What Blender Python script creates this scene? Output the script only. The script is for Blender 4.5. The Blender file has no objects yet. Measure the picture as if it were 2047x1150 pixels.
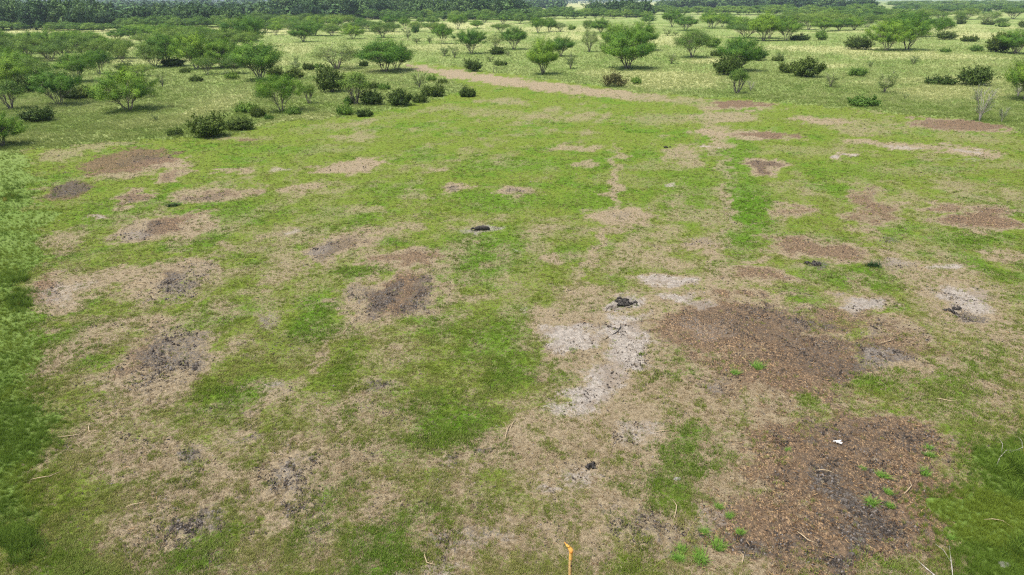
import bpy, math, random
import numpy as np
from mathutils import Matrix, Vector

# ------------------------------------------------------------------ camera, sky, sun, exposure
SC = bpy.context.scene
COL = SC.collection
CAM_H = 12.0
FPX = 2047 * 24.0 / 36.0
PITCH = math.atan(575.0 / FPX)
ROLL = math.radians(-0.2)
cd = bpy.data.cameras.new('camera'); cam = bpy.data.objects.new('camera', cd); COL.objects.link(cam)
cd.sensor_width = 36.0; cd.lens = 24.0; cd.clip_start = 0.1; cd.clip_end = 20000.0
CM = Matrix.Translation((0, 0, CAM_H)) @ Matrix.Rotation(math.pi / 2 - PITCH, 4, 'X') @ Matrix.Rotation(ROLL, 4, 'Z')
cam.matrix_world = CM
SC.camera = cam

SUN_EL, SUN_AZ = math.radians(66), math.radians(238)      # azimuth clockwise from +Y
world = bpy.data.worlds.new('World'); SC.world = world; world.use_nodes = True
wn = world.node_tree; bg = wn.nodes['Background']
sky = wn.nodes.new('ShaderNodeTexSky'); sky.sky_type = 'NISHITA'; sky.sun_disc = False
sky.sun_elevation = SUN_EL; sky.sun_rotation = SUN_AZ; sky.air_density = 1.2; sky.dust_density = 4.0; sky.ozone_density = 1.0
wn.links.new(sky.outputs[0], bg.inputs[0]); bg.inputs[1].default_value = 0.105
sd = bpy.data.lights.new('sun', 'SUN'); sun = bpy.data.objects.new('sun', sd); COL.objects.link(sun)
sd.energy = 3.0; sd.angle = math.radians(16); sd.color = (1.0, 0.95, 0.86)
svec = Vector((math.sin(SUN_AZ) * math.cos(SUN_EL), math.cos(SUN_AZ) * math.cos(SUN_EL), math.sin(SUN_EL)))
sun.rotation_euler = svec.to_track_quat('Z', 'Y').to_euler()
SC.view_settings.view_transform = 'Standard'; SC.view_settings.look = 'None'
SC.view_settings.exposure = 0.95; SC.view_settings.gamma = 1.0; SC.view_settings.use_curve_mapping = False
SC.cycles.use_denoising = False; SC.cycles.use_adaptive_sampling = False; SC.cycles.filter_width = 1.2
SC.cycles.max_bounces = 4; SC.cycles.diffuse_bounces = 2; SC.cycles.glossy_bounces = 1
SC.cycles.transmission_bounces = 2; SC.cycles.volume_bounces = 0; SC.cycles.transparent_max_bounces = 4

# ------------------------------------------------------------------ projection helpers (pixel of the 2047x1150 photo <-> ground)
R3 = np.array(CM.to_3x3()); RT = R3.T
def ray(px, py):
    px = np.asarray(px, float); py = np.asarray(py, float)
    v = np.stack([(px - 1023.5) / FPX, -(py - 575.0) / FPX, -np.ones_like(px)], -1)
    return v @ R3.T
def at(px, py):
    d = ray(px, py); t = -CAM_H / d[..., 2]
    return d[..., 0] * t, d[..., 1] * t
def proj(x, y):
    p = np.stack([x, y, np.full_like(x, -CAM_H)], -1) @ R3
    w = np.maximum(-p[..., 2], 0.05)
    return 1023.5 + FPX * p[..., 0] / w, 575.0 - FPX * p[..., 1] / w, -p[..., 2]
def size_at(bx, by, ty, wpx):
    """ground spot, height and width of a thing whose base is at pixel (bx,by), top row ty, width wpx"""
    x, y = at(bx, by)
    d = ray(bx, ty); k = y / d[1]
    h = CAM_H + d[2] * k
    v, v2 = ray(bx - wpx / 2, by), ray(bx + wpx / 2, by)
    w = wpx / FPX * math.sqrt(y * y + CAM_H ** 2) * 0.985
    return float(x), float(y), max(0.1, float(h)), float(w)

# ------------------------------------------------------------------ numpy noise
_r = np.random.RandomState(7)
_G = _r.rand(512, 512).astype(np.float32)
def vnoise(x, y, s=1.0, o=0):
    x = x * s + 37.3 * (o + 1); y = y * s + 91.7 * (o + 1)
    xi = np.floor(x).astype(np.int64); yi = np.floor(y).astype(np.int64)
    fx = x - xi; fy = y - yi
    fx = fx * fx * (3 - 2 * fx); fy = fy * fy * (3 - 2 * fy)
    a = _G[xi & 511, yi & 511]; b = _G[(xi + 1) & 511, yi & 511]
    c = _G[xi & 511, (yi + 1) & 511]; d = _G[(xi + 1) & 511, (yi + 1) & 511]
    return (a * (1 - fx) + b * fx) * (1 - fy) + (c * (1 - fx) + d * fx) * fy
def fbm(x, y, s=1.0, n=4, o=0, g=0.5):
    v = 0; a = 1; t = 0
    for i in range(n):
        xr = x * .8 + y * .6; yr = -x * .6 + y * .8
        v = v + a * vnoise(x, y, s, o * 7 + i); t += a; a *= g; s *= 2.03; x, y = xr, yr
    return v / t
def sstep(a, b, v):
    t = np.clip((v - a) / (b - a), 0, 1); return t * t * (3 - 2 * t)

# ------------------------------------------------------------------ where what grows (patches of bare, burnt, mulched and lush ground)
# x, y, rx, ry, turn(deg), strength, kind   d dry straw  b brown mulch  c charcoal  s grey sand  g lush green
P = []
def pt(k, *rows):
    for r in rows: P.append((r[0], r[1], r[2], r[3], (r[4] if len(r) > 4 else 0), (r[5] if len(r) > 5 else 1.0), k))
pt('d', (330,325,62,12,-4,.9),(250,345,80,12,-8,.6),(350,350,34,12,-10,.8),(430,388,85,17,-8,.8),(270,397,42,17,-10,.8),(700,332,78,15,-4,.9),(450,342,42,6,0,.7),(590,378,50,10,-8,.7),(550,341,28,6,0,.5),
   (130,482,60,26,-12,.6),(335,455,102,29,-6,.95),(195,437,26,6,0,.7),(350,492,28,7,0,.5),(450,495,34,8,0,.6),(560,465,50,15,-15,.6),(640,430,60,18,-12,.4),
   (135,578,72,42,-5,.95),(220,548,50,16,-5,.8),(330,555,108,42,-14,.9),(270,590,60,20,0,.5),(570,540,85,32,-20,.6),(690,490,98,26,-17,.85),(830,450,48,10,0,.6),(820,515,98,20,-3,.9),
   (785,592,118,52,-8,1),(320,642,55,20,0,.75),(320,738,118,84,-42,.98),(280,790,70,40,-20,.7),(540,640,45,30,0,.5),(500,690,60,20,0,.5),(550,775,55,32,0,.6),(760,775,50,30,0,.55),(720,655,60,25,-10,.5),(800,700,60,30,0,.5),
   (540,600,50,20,0,.45),(240,870,45,32,0,.7),(300,925,105,58,-20,.8),(370,1010,160,72,-12,.8),(570,975,110,75,-28,.85),(290,1062,75,45,0,.8),(480,880,90,40,0,.6),(760,1000,80,60,-10,.7),(890,945,70,45,0,.7),
   (780,860,90,50,-20,.5),(1030,885,110,50,-22,.8),(1150,945,115,48,-18,.85),(1280,860,90,42,-10,.85),(1230,1015,75,50,15,.8),(960,1085,150,52,-4,.85),(1340,1080,100,55,0,.7),(430,1140,140,25,0,.7),(860,1150,160,28,0,.7),
   (1200,690,125,85,-30,.95),(1120,650,60,40,0,.8),(1330,565,62,22,0,.8),(1240,432,70,22,0,.85),(1215,462,50,12,0,.6),(1030,381,48,10,0,.9),(905,372,28,8,-5,.8),(1110,521,32,12,0,.8),(1170,577,50,14,0,.7),(1250,520,42,20,-10,.6),
   (1080,490,40,14,0,.5),(1400,492,42,16,0,.8),(1522,518,34,7,0,.7),(1520,558,84,24,5,.9),(1660,500,135,22,5,.9),(1800,530,55,18,0,.7),(1890,555,110,40,5,.7),(1740,418,55,45,-60,.7),(1580,420,45,16,0,.7),(1860,412,75,11,0,.8),
   (1960,441,88,26,0,.9),(1990,503,60,14,0,.7),(1910,605,95,42,8,.85),(1720,606,68,25,0,.85),(1450,645,190,78,4,.95),(1600,705,150,85,15,.95),(1790,665,65,35,0,.85),(1800,730,100,40,8,.8),(1480,775,125,48,12,.95),(1950,600,110,50,10,.4),
   (1690,880,215,75,5,1),(1700,970,235,120,18,1),(1690,1090,270,95,0,1),(1440,1080,90,60,0,.6),(2000,660,70,70,-30,.5),(2000,830,80,60,-20,.5),(1850,800,70,40,0,.5),
   (1480,212,75,9,0,.8),(1450,235,70,14,0,.6),(1430,255,60,16,60,.5),(1490,270,105,9,3,.8),(1650,243,75,7,3,.7),(1720,262,80,8,5,.5),(1790,292,100,8,5,.7),(1925,302,80,11,8,.8),(1930,250,105,15,3,.95),(2010,330,60,14,0,.4),
   (1690,315,22,6,0,.7),(1530,333,42,17,8,.85),(1425,296,30,7,0,.7),(1370,312,42,24,10,.6),(1150,295,62,6,0,.6),(1165,330,20,10,0,.6),(880,335,34,8,0,.6),(1010,205,60,8,5,.5),(980,225,120,10,5,.4),
   (720,200,30,6,0,.3),(1300,330,60,12,0,.4),(1240,360,100,14,0,.35),(840,390,50,10,0,.5),(740,420,50,9,0,.5),(660,300,60,9,0,.4),(200,290,90,10,-4,.5),(120,310,60,12,0,.5),(480,275,60,7,0,.5),(720,275,70,8,-4,.5),
   (600,820,80,30,0,.45),(680,880,60,30,0,.4),(1350,790,60,40,0,.5),(1220,800,80,40,-20,.6),(1880,500,60,14,0,.4),(1330,620,60,30,0,.6),(150,690,60,24,-10,.5),(160,640,60,16,-5,.5),(860,690,50,20,0,.3),(610,700,60,30,-20,.4))
pt('b', (255,322,105,20,-9,1),(130,382,50,14,-9,.8),(350,350,26,8,-10,.5),(430,389,70,12,-8,.5),(270,396,32,12,-10,.6),(330,452,55,18,-20,.7),(110,575,35,30,0,.6),(690,490,70,14,-18,.5),(820,515,80,13,-3,.6),
   (800,588,80,40,-8,.75),(300,705,55,40,-40,.55),(325,555,40,16,0,.5),(1520,556,60,15,5,.6),(1650,498,110,15,5,.65),(1740,415,38,34,-60,.6),(1580,420,32,10,0,.5),(1860,412,58,7,0,.6),(1960,440,72,18,0,.75),
   (1470,618,130,26,3,.85),(1500,660,130,45,8,.75),(1610,710,125,60,18,1),(1380,660,60,30,0,.4),(1470,775,95,30,10,.5),(1690,880,195,62,5,.95),(1705,965,220,112,18,.95),(1690,1090,260,90,0,.95),
   (1480,210,62,7,0,.95),(1530,271,60,5,2,.85),(1930,250,95,12,3,.8),(1530,333,28,10,8,.7),(1370,1160,90,10,0,.3),(320,640,34,11,0,.4),(1000,268,90,5,0,.3),(490,276,22,4,0,.6),(1190,655,40,14,0,.4),(1760,655,30,12,0,.4))
pt('c', (130,380,34,8,-8,.75),(300,315,50,6,-8,.5),(290,462,48,13,-8,.6),(350,570,42,18,-12,.9),(398,540,24,12,-30,.6),(655,502,36,12,-15,.7),(700,485,40,10,-20,.5),(720,592,34,18,0,.7),(772,600,30,22,-30,.85),(852,590,18,34,20,.75),
   (345,690,60,30,-30,.8),(360,725,52,26,-30,.8),(300,770,18,28,20,.6),(540,642,24,17,0,.6),(490,692,34,9,0,.4),(550,775,34,20,0,.55),(760,775,24,15,0,.75),(350,930,20,36,12,.85),(430,1025,38,20,-15,.85),(455,1095,18,16,0,.75),(600,970,30,44,30,.65),
   (505,875,36,12,-10,.65),(620,1010,60,40,0,.4),(280,880,20,8,0,.3),(890,935,22,10,0,.6),(960,930,14,6,0,.7),(930,1088,70,18,-5,.6),(980,1075,30,15,0,.6),(870,1010,60,14,0,.35),(1235,1010,32,18,10,.6),(1290,1050,45,18,10,.6),(1270,870,40,18,0,.3),
   (1350,1100,55,26,0,.5),(740,905,30,10,0,.5),(1380,600,14,6,0,.4),(1030,381,17,5,0,.75),(903,374,8,3,0,.8),(1237,434,16,6,0,.5),(1395,486,24,7,0,.6),(1783,478,18,5,0,.8),(1632,528,13,4,0,.9),(1800,532,30,9,8,.6),(1720,608,40,10,0,.45),
   (1905,620,22,5,8,.9),(1880,592,20,5,0,.4),(1520,608,34,6,0,.6),(1625,642,40,10,8,.65),(1500,640,50,18,0,.35),(1640,705,60,24,30,.5),(1770,722,64,22,6,.75),(1430,770,28,16,10,.55),(1760,660,24,8,0,.5),
   (1660,965,34,18,40,.85),(1690,1000,62,18,25,.95),(1750,1035,55,16,28,.95),(1800,1075,34,24,60,.9),(1750,1110,40,26,-30,.95),(1535,1128,18,26,20,.8),(1700,1140,60,14,0,.7),(1640,840,60,12,0,.45),(1720,880,16,40,30,.4),(1620,870,30,8,20,.6),(1800,880,30,20,10,.4),(1880,920,30,12,0,.4),
   (970,459,26,7,0,.6),(1530,331,20,7,8,.5),(420,392,40,6,-8,.5),(270,400,16,6,0,.5),(700,335,34,4,0,.35),(1250,608,16,8,0,.7),(1205,655,26,7,-10,.5),(1190,700,40,8,-35,.35),(1840,660,20,8,0,.4),(1300,705,30,30,0,.3))
pt('c', (1600,690,110,40,25,.5),(1460,640,80,24,5,.4),(1690,980,90,40,30,.5),(1760,1070,90,50,30,.5),(1660,860,90,22,0,.4),(1600,1120,90,30,0,.4),(1840,1110,50,50,0,.35),(1420,620,60,12,0,.35),(1540,610,60,10,0,.5),(330,730,90,50,-35,.35),(790,600,90,34,-10,.35),(560,990,80,40,-20,.35),(380,1040,80,30,0,.35),(1300,1070,70,24,0,.35),(560,690,40,16,0,.35),(480,820,60,22,0,.3),(740,830,50,14,0,.3))
pt('b', (1400,655,100,50,0,.75),(1560,745,170,42,8,.75),(1780,700,90,44,0,.6),(1650,640,110,30,5,.6))
pt('s', (1150,678,62,23,-12,1),(1250,607,32,15,0,1),(1248,685,42,60,18,1),(1195,762,78,36,-42,1),(1145,803,40,16,-30,.8),(1330,565,46,13,0,.9),(1370,600,46,12,0,1),(1130,575,0.1,1),(135,585,40,20,-10,.5),(350,572,45,18,-12,.4),
   (540,645,26,16,0,.5),(550,772,32,17,0,.6),(355,700,50,30,-30,.4),(1720,608,44,15,5,.8),(1915,600,52,22,10,.85),(1900,537,38,9,0,.75),(1800,528,28,8,0,.5),(1780,722,60,20,6,.65),(1150,940,70,28,-16,.6),(1090,965,36,14,-20,.6),(1280,858,52,24,-10,.6),
   (960,1085,90,24,-5,.4),(860,1140,90,16,0,.6),(1230,1008,36,18,0,.4),(975,458,36,9,0,.7),(1052,628,14,10,-30,.6),(1025,498,16,6,0,.5),(1690,315,16,4,0,.9),(1422,295,22,4,0,.8),(1345,364,12,3,0,.7),(1790,295,50,4,6,.6),(1920,298,50,5,8,.7),(1930,320,40,3,0,.5),
   (1700,272,0.1,1),(195,437,18,4,0,.7),(550,341,20,4,0,.5),(575,462,22,6,-15,.6),(650,500,34,9,-15,.5),(290,468,45,8,-6,.5),(720,600,26,10,0,.4),(1400,655,60,24,0,.35),(1440,775,26,12,0,.4),(600,960,20,20,0,.5),(440,1020,30,12,0,.3),(350,920,14,24,10,.6),(1440,1070,60,30,0,.4))
pt('g', (1500,415,60,50,70,.9),(1460,330,30,60,10,.7),(1000,400,90,22,0,.7),(960,510,110,45,-10,.8),(640,640,40,50,20,.8),(880,640,60,40,0,.6),(900,850,90,50,-30,.8),(940,900,40,30,0,.8),(770,1090,70,50,0,1),(690,950,34,60,10,.7),(1400,900,130,50,10,.9),
   (1330,960,110,50,10,.8),(1130,722,38,18,0,1),(1050,330,140,14,0,.6),(800,380,80,16,0,.5),(480,790,90,34,-10,.7),(1710,770,140,20,-8,.8),(1560,800,90,18,-5,.7),(1870,560,50,12,0,.5),(1620,480,80,14,0,.6),(1500,480,60,20,0,.8),(220,430,90,26,-8,.5),
   (480,430,90,22,-8,.6),(620,470,60,16,-15,.6),(460,620,90,20,-10,.5),(1000,680,90,50,-10,.6),(1010,740,60,30,0,.7),(1330,720,40,40,0,.6),(1700,550,120,24,0,.7),(1180,620,60,14,0,.6),(1380,390,60,60,70,.5),(1940,760,110,80,-40,.55),(1950,900,60,60,0,.5),
   (1400,1010,120,50,0,.6),(1450,950,90,50,0,.7),(500,1150,80,30,0,.5),(160,1110,60,60,0,.6),(900,1020,70,24,0,.4),(560,300,120,8,0,.5),(380,300,70,6,0,.5),(1180,400,70,24,0,.5),(1700,345,90,24,0,.3),(1600,600,40,14,0,.6),(660,420,60,14,0,.4),(870,560,50,30,0,.7),(720,440,50,14,-10,.6),(1140,500,30,14,0,.6))
# pale seeding grass in the unmown pasture (k = 'p')
pt('p', (1330,160,130,22,0,1),(1230,145,90,12,0,.7),(1420,120,60,6,0,.9),(400,225,120,16,-20,.9),(300,245,130,14,-5,.7),(620,235,70,12,0,.9),(560,245,60,10,-10,.8),(1900,185,120,18,0,1),(1680,100,220,8,2,.9),(1860,112,180,8,2,.8),(1660,130,60,6,0,.8),
   (120,62,240,6,0,1),(210,80,60,12,0,1),(330,62,120,6,0,.9),(420,60,60,6,0,.9),(560,62,60,6,0,1),(760,62,60,6,0,.8),(900,52,100,8,0,.9),(980,48,60,5,0,.8),(1110,60,120,8,0,.8),(1150,75,70,6,0,.8),(1500,60,60,8,0,.7),(1340,80,60,14,0,.8),(1900,60,90,14,0,.7),(1960,72,100,8,0,.9),
   (600,100,60,12,0,.7),(700,150,0.1,1),(420,200,60,12,-10,.6),(700,205,40,9,0,.6),(460,180,60,8,0,.5),(1940,130,90,8,0,.6),(1760,160,60,8,0,.5),(1960,30,80,6,0,.7),(1150,8,90,8,0,1),(1300,10,20,6,0,1),(1600,130,60,8,0,.6),(1000,130,120,10,0,.3),(900,100,100,8,0,.5),(1100,100,100,8,0,.5),(30,100,60,8,0,.4),(230,30,1,1))
MOWN = [(60,1400),(88,1150),(90,1000),(80,850),(72,640),(60,560),(78,500),(82,400),(62,330),(60,292),(200,284),(340,272),(430,276),(540,246),(660,236),(760,222),(840,205),(900,190),(940,176),(900,160),(840,143),(800,128),
        (835,122),(930,135),(1040,150),(1150,168),(1260,184),(1400,194),(1480,199),(1580,207),(1700,217),(1830,230),(1960,246),(2047,262),(2300,300),(2300,760),(2070,830),(2030,870),(1960,900),(1930,960),(1900,1010),(1930,1070),(1950,1150),(1980,1400)]
PATH = [(800,127,22,6),(850,137,30,7),(910,146,36,8),(970,156,42,8),(1030,165,46,8),(1100,175,52,9),(1170,184,54,9),(1240,190,54,9),(1310,197,54,8),(1370,203,50,7),(720,122,30,4)]
for a in PATH: pt('d', (a[0], a[1] + 1, a[2] * 1.1, a[3] * 1.25, 5, .8 - max(0, a[0] - 1100) / 900)); pt('s', (a[0] + 4, a[1], a[2] * .8, a[3] * .5, 5, .16 - max(0, a[0] - 1100) / 2500)); 
pt('b', (790,128,26,5,0,.6),(900,146,30,3,5,.15))

def strip(k, w, st, *pts_):
    for (x1, y1), (x2, y2) in zip(pts_, pts_[1:]):
        n_ = max(1, int(math.hypot(x2 - x1, y2 - y1) / 50)); a_ = math.degrees(math.atan2(y2 - y1, x2 - x1)); l_ = math.hypot(x2 - x1, y2 - y1) / n_ * .75
        for i_ in range(n_):
            f = (i_ + .5) / n_; P.append((x1 + (x2 - x1) * f, y1 + (y2 - y1) * f, l_, w, a_, st * (.7 + .3 * ((i_ * 7) % 5) / 4), k))
strip('d', 14, .8, (1235,300), (1222,400), (1185,520), (1130,600)); strip('d', 13, .75, (1400,205), (1440,300), (1462,440), (1425,560)); strip('s', 5, .35, (1450,400), (1462,440), (1455,490))
strip('g', 20, .8, (1490,280), (1510,380), (1480,500), (1440,560)); strip('g', 16, .5, (1300,300), (1290,420), (1240,560)); strip('d', 18, .8, (700,640), (620,740), (500,860), (400,1000))
strip('g', 14, .5, (760,620), (690,740), (640,860)); strip('d', 24, .85, (1190,820), (1060,880), (930,990), (860,1100)); strip('d', 4, .5, (160,660), (420,628), (700,612), (930,600)); strip('c', 2.5, .45, (250,645), (420,632), (560,625))
strip('d', 5, .5, (1290,592), (1500,590), (1700,575)); strip('g', 16, .6, (1560,805), (1720,775), (1860,790)); strip('d', 22, .5, (2047,640), (1960,720), (1890,820)); strip('d', 10, .45, (640,280), (560,380), (500,480), (400,620))
strip('d', 12, .45, (860,300), (820,400), (740,520)); strip('d', 30, .5, (1060,420), (1080,520), (1010,640)); strip('b', 5, .4, (1700,830), (1760,900), (1680,950)); strip('c', 6, .4, (1180,690), (1215,670), (1240,655))
strip('d', 14, .45, (1600,240), (1800,262), (2040,285)); strip('d', 8, .5, (600,262), (760,240), (900,215)); strip('s', 4, .3, (1270,640), (1235,700), (1150,800)); strip('s', 5, .35, (1290,660), (1260,720), (1180,805))
pt('d', (250,860,140,70,-20,.5),(430,930,140,60,-10,.5),(600,900,110,44,-20,.45),(760,930,100,40,0,.5),(900,1000,120,50,0,.5),(1120,1000,120,50,0,.5),(1050,800,80,30,-20,.4),(330,650,110,20,0,.4),(640,570,80,30,-20,.4),(160,520,80,30,0,.35),(1700,600,120,20,0,.4),(1850,480,110,20,0,.35),(1620,800,60,10,0,.3),(1000,560,80,25,0,.35), (420,830,120,40,0,.4), (640,1060,120,50,0,.55), (1160,1040,90,40,0,.5), (130,800,60,60,0,.4), (1330,240,110,14,0,.45), (1600,300,120,14,0,.4), (1850,340,140,14,0,.4), (1560,380,90,16,0,.3), (880,760,70,24,0,.3))
def inside(u, v, poly):
    ins = np.zeros(u.shape, bool); n = len(poly)
    for i in range(n):
        x1, y1 = poly[i]; x2, y2 = poly[(i + 1) % n]
        if y1 == y2: continue
        c = ((y1 > v) != (y2 > v)) & (u < (x2 - x1) * (v - y1) / (y2 - y1) + x1)
        ins ^= c
    return ins

TREEBASE = []      # (x, y, r) filled before the masks are evaluated: greener grass under each tree
def masks(x, y):
    """share of each ground cover at world points"""
    x = x.astype(np.float64); y = y.astype(np.float64)
    dist = np.sqrt(x * x + y * y)
    wob = 0.35 + 0.012 * dist
    wx = x + (fbm(x, y, .55, 3, 11) - .5) * 2 * wob * 1.3 + (fbm(x, y, 3., 2, 12) - .5) * .5
    wy = y + (fbm(x, y, .55, 3, 13) - .5) * 2 * wob * 1.8 + (fbm(x, y, 3., 2, 14) - .5) * .6
    u, v, w = proj(wx, wy)
    ok = w > 1
    fine = fbm(x, y, 1.6, 4, 21) - .5
    fine2 = fbm(x, y, 4.0, 3, 22) - .5
    out = {k: np.zeros(x.shape, np.float32) for k in 'dbcsgp'}
    for (cx, cy, rx, ry, ang, st, k) in P:
        R = max(rx, ry) * 2.0 + 4
        sel = np.where(ok & (np.abs(u - cx) < R) & (np.abs(v - cy) < R))[0]
        if len(sel) == 0: continue
        if k == 'c': rx, ry, st = rx * 1.22 + 2, ry * 1.25 + 1.5, min(1, st * .92)
        a = math.radians(ang); du = u[sel] - cx; dv = v[sel] - cy
        p = du * math.cos(a) + dv * math.sin(a); q = -du * math.sin(a) + dv * math.cos(a)
        rr = np.sqrt((p / rx) ** 2 + (q / ry) ** 2) + fine[sel] * .9 + fine2[sel] * .5
        m = sstep(1.5, .5, rr) * st
        o = out[k]; o[sel] = np.maximum(o[sel], m)
    u0, v0, w0 = proj(x + (fbm(x, y, .8, 4, 31) - .5) * 2.2, y + (fbm(x, y, .5, 4, 32) - .5) * (1.0 + dist * .09))
    mown = inside(u0, v0, MOWN) & (w0 > 1)
    mown = mown | ((y < 13.5) & (x > -13.2) & (x < 9.8))
    mown = mown.astype(np.float32)
    for (tx, ty, tr) in TREEBASE:
        sel = np.where((np.abs(x - tx) < tr * 2) & (np.abs(y - ty) < tr * 2))[0]
        if len(sel) == 0: continue
        rr = np.sqrt((x[sel] - tx) ** 2 + (y[sel] - ty) ** 2) / tr + fine[sel] * 1.2
        o = out['g']; o[sel] = np.maximum(o[sel], sstep(1.15, .3, rr) * .9)
        o = out['p']; o[sel] *= 1 - sstep(1.15, .3, rr) * .9
    sp = x * .946 - y * .326; sq = x * .326 + y * .946; row = vnoise(sp, sq * .06, .55, 44) * .6 + vnoise(sp, sq * .05, 1.3, 45) * .4; lo = fbm(x, y, .12, 4, 41); mid = fbm(x, y, .45, 4, 42)
    base_d = sstep(.40, .70, .27 * lo + .24 * mid + .24 * fbm(x, y, 1.3, 3, 43) + .25 * row + .07 * sstep(48, 18, dist)) * (.52 + .30 * sstep(45, 18, dist))
    out['d'] = np.maximum(out['d'], base_d * mown)
    out['b'] *= mown; out['c'] *= mown; out['s'] *= mown; out['d'] *= mown
    far = sstep(60, 260, dist)
    pale = sstep(.50, .70, .75 * fbm(x * .3, y * 1.2, .07, 5, 51) + .25 * mid + .07 * far) * .7 * sstep(45, 85, dist)
    out['p'] = np.maximum(out['p'] * .85, pale * .85) * (1 - mown)
    g2 = sstep(.52, .68, .5 * fbm(x, y, .2, 4, 61) + .5 * fbm(x, y, .9, 3, 62)) * .7
    out['g'] = np.maximum(out['g'], g2) * (1 - .8 * np.maximum(out['b'], out['s']))
    out['g'] = np.maximum(out['g'], (1 - mown) * sstep(105, 48, dist) * (.72 + .5 * (mid - .5)))
    return out, mown

# ------------------------------------------------------------------ node helpers
def new_mat(name):
    m = bpy.data.materials.new(name); m.use_nodes = True; nt = m.node_tree
    for n in list(nt.nodes): nt.nodes.remove(n)
    o = nt.nodes.new('ShaderNodeOutputMaterial'); return m, nt, o
class N:
    def __init__(s, nt): s.nt = nt
    def _in(s, sock, v):
        if isinstance(v, bpy.types.NodeSocket): s.nt.links.new(v, sock)
        elif isinstance(v, (tuple, list)) and len(v) == 3 and sock.type == 'RGBA': sock.default_value = (*v, 1)
        else: sock.default_value = v
    def math(s, op, a, b=0.0, c=0.0, clamp=False):
        n = s.nt.nodes.new('ShaderNodeMath'); n.operation = op; n.use_clamp = clamp
        s._in(n.inputs[0], a); s._in(n.inputs[1], b); s._in(n.inputs[2], c); return n.outputs[0]
    def mix(s, f, a, b, mode='MIX'):
        n = s.nt.nodes.new('ShaderNodeMix'); n.data_type = 'RGBA'; n.blend_type = mode; n.clamp_factor = True
        s._in(n.inputs[0], f); s._in(n.inputs[6], a); s._in(n.inputs[7], b); return n.outputs[2]
    def noise(s, co, scale, detail=3, rough=.6, dist=0.0):
        n = s.nt.nodes.new('ShaderNodeTexNoise'); s.nt.links.new(co, n.inputs['Vector'])
        n.inputs['Scale'].default_value = scale; n.inputs['Detail'].default_value = detail
        n.inputs['Roughness'].default_value = rough; n.inputs['Distortion'].default_value = dist; return n.outputs['Fac']
    def vor(s, co, scale, feat='F1'):
        n = s.nt.nodes.new('ShaderNodeTexVoronoi'); n.feature = feat; s.nt.links.new(co, n.inputs['Vector']); n.inputs['Scale'].default_value = scale; return n
    def step(s, v, a, b):
        n = s.nt.nodes.new('ShaderNodeMapRange'); n.interpolation_type = 'SMOOTHSTEP'
        s._in(n.inputs[0], v); n.inputs[1].default_value = a; n.inputs[2].default_value = b; return n.outputs[0]
    def sep(s, c):
        n = s.nt.nodes.new('ShaderNodeSeparateColor'); s.nt.links.new(c, n.inputs[0]); return n.outputs
    def bsdf(s, col, rough=.9, spec=.15, normal=None):
        n = s.nt.nodes.new('ShaderNodeBsdfPrincipled'); s._in(n.inputs['Base Color'], col)
        s._in(n.inputs['Roughness'], rough); n.inputs['Specular IOR Level'].default_value = spec
        if normal is not None: s.nt.links.new(normal, n.inputs['Normal'])
        return n.outputs[0]
    def bump(s, h, dist, strength=1.0):
        n = s.nt.nodes.new('ShaderNodeBump'); s.nt.links.new(h, n.inputs['Height']); n.inputs['Distance'].default_value = dist; n.inputs['Strength'].default_value = strength; return n.outputs[0]

def leaf_mat(name, c1, c2, transl=.35, rough=.65):
    m, nt, o = new_mat(name); k = N(nt)
    tc = nt.nodes.new('ShaderNodeTexCoord'); oi = nt.nodes.new('ShaderNodeObjectInfo')
    at_ = nt.nodes.new('ShaderNodeAttribute'); at_.attribute_name = 'leaf'; 
    n1 = k.noise(tc.outputs['Object'], 1.3, 2)
    f = k.math('ADD', k.math('MULTIPLY', at_.outputs['Fac'], .75), k.math('MULTIPLY', n1, .35))
    c = k.mix(k.step(f, .15, .95), c1, c2)
    hs = nt.nodes.new('ShaderNodeHueSaturation'); nt.links.new(c, hs.inputs['Color'])
    hs.inputs['Hue'].default_value = .5
    nt.links.new(k.math('ADD', k.math('MULTIPLY', oi.outputs['Random'], .50), .74), hs.inputs['Value'])
    nt.links.new(k.math('ADD', k.math('MULTIPLY', oi.outputs['Random'], -.030), .512), hs.inputs['Hue'])
    b = k.bsdf(hs.outputs[0], rough, .2)
    t = nt.nodes.new('ShaderNodeBsdfTranslucent'); nt.links.new(k.mix(1.0, hs.outputs[0], (1.0, 1.1, .55), 'MULTIPLY'), t.inputs[0])
    mx = nt.nodes.new('ShaderNodeMixShader'); mx.inputs[0].default_value = transl
    nt.links.new(b, mx.inputs[1]); nt.links.new(t.outputs[0], mx.inputs[2]); nt.links.new(mx.outputs[0], o.inputs[0]); return m
def bark_mat(name, c1, c2):
    m, nt, o = new_mat(name); k = N(nt); tc = nt.nodes.new('ShaderNodeTexCoord')
    n = k.noise(tc.outputs['Object'], 9, 4); c = k.mix(k.step(n, .35, .65), c1, c2)
    nt.links.new(k.bsdf(c, .95, .1, k.bump(n, .03)), o.inputs[0]); return m

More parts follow.
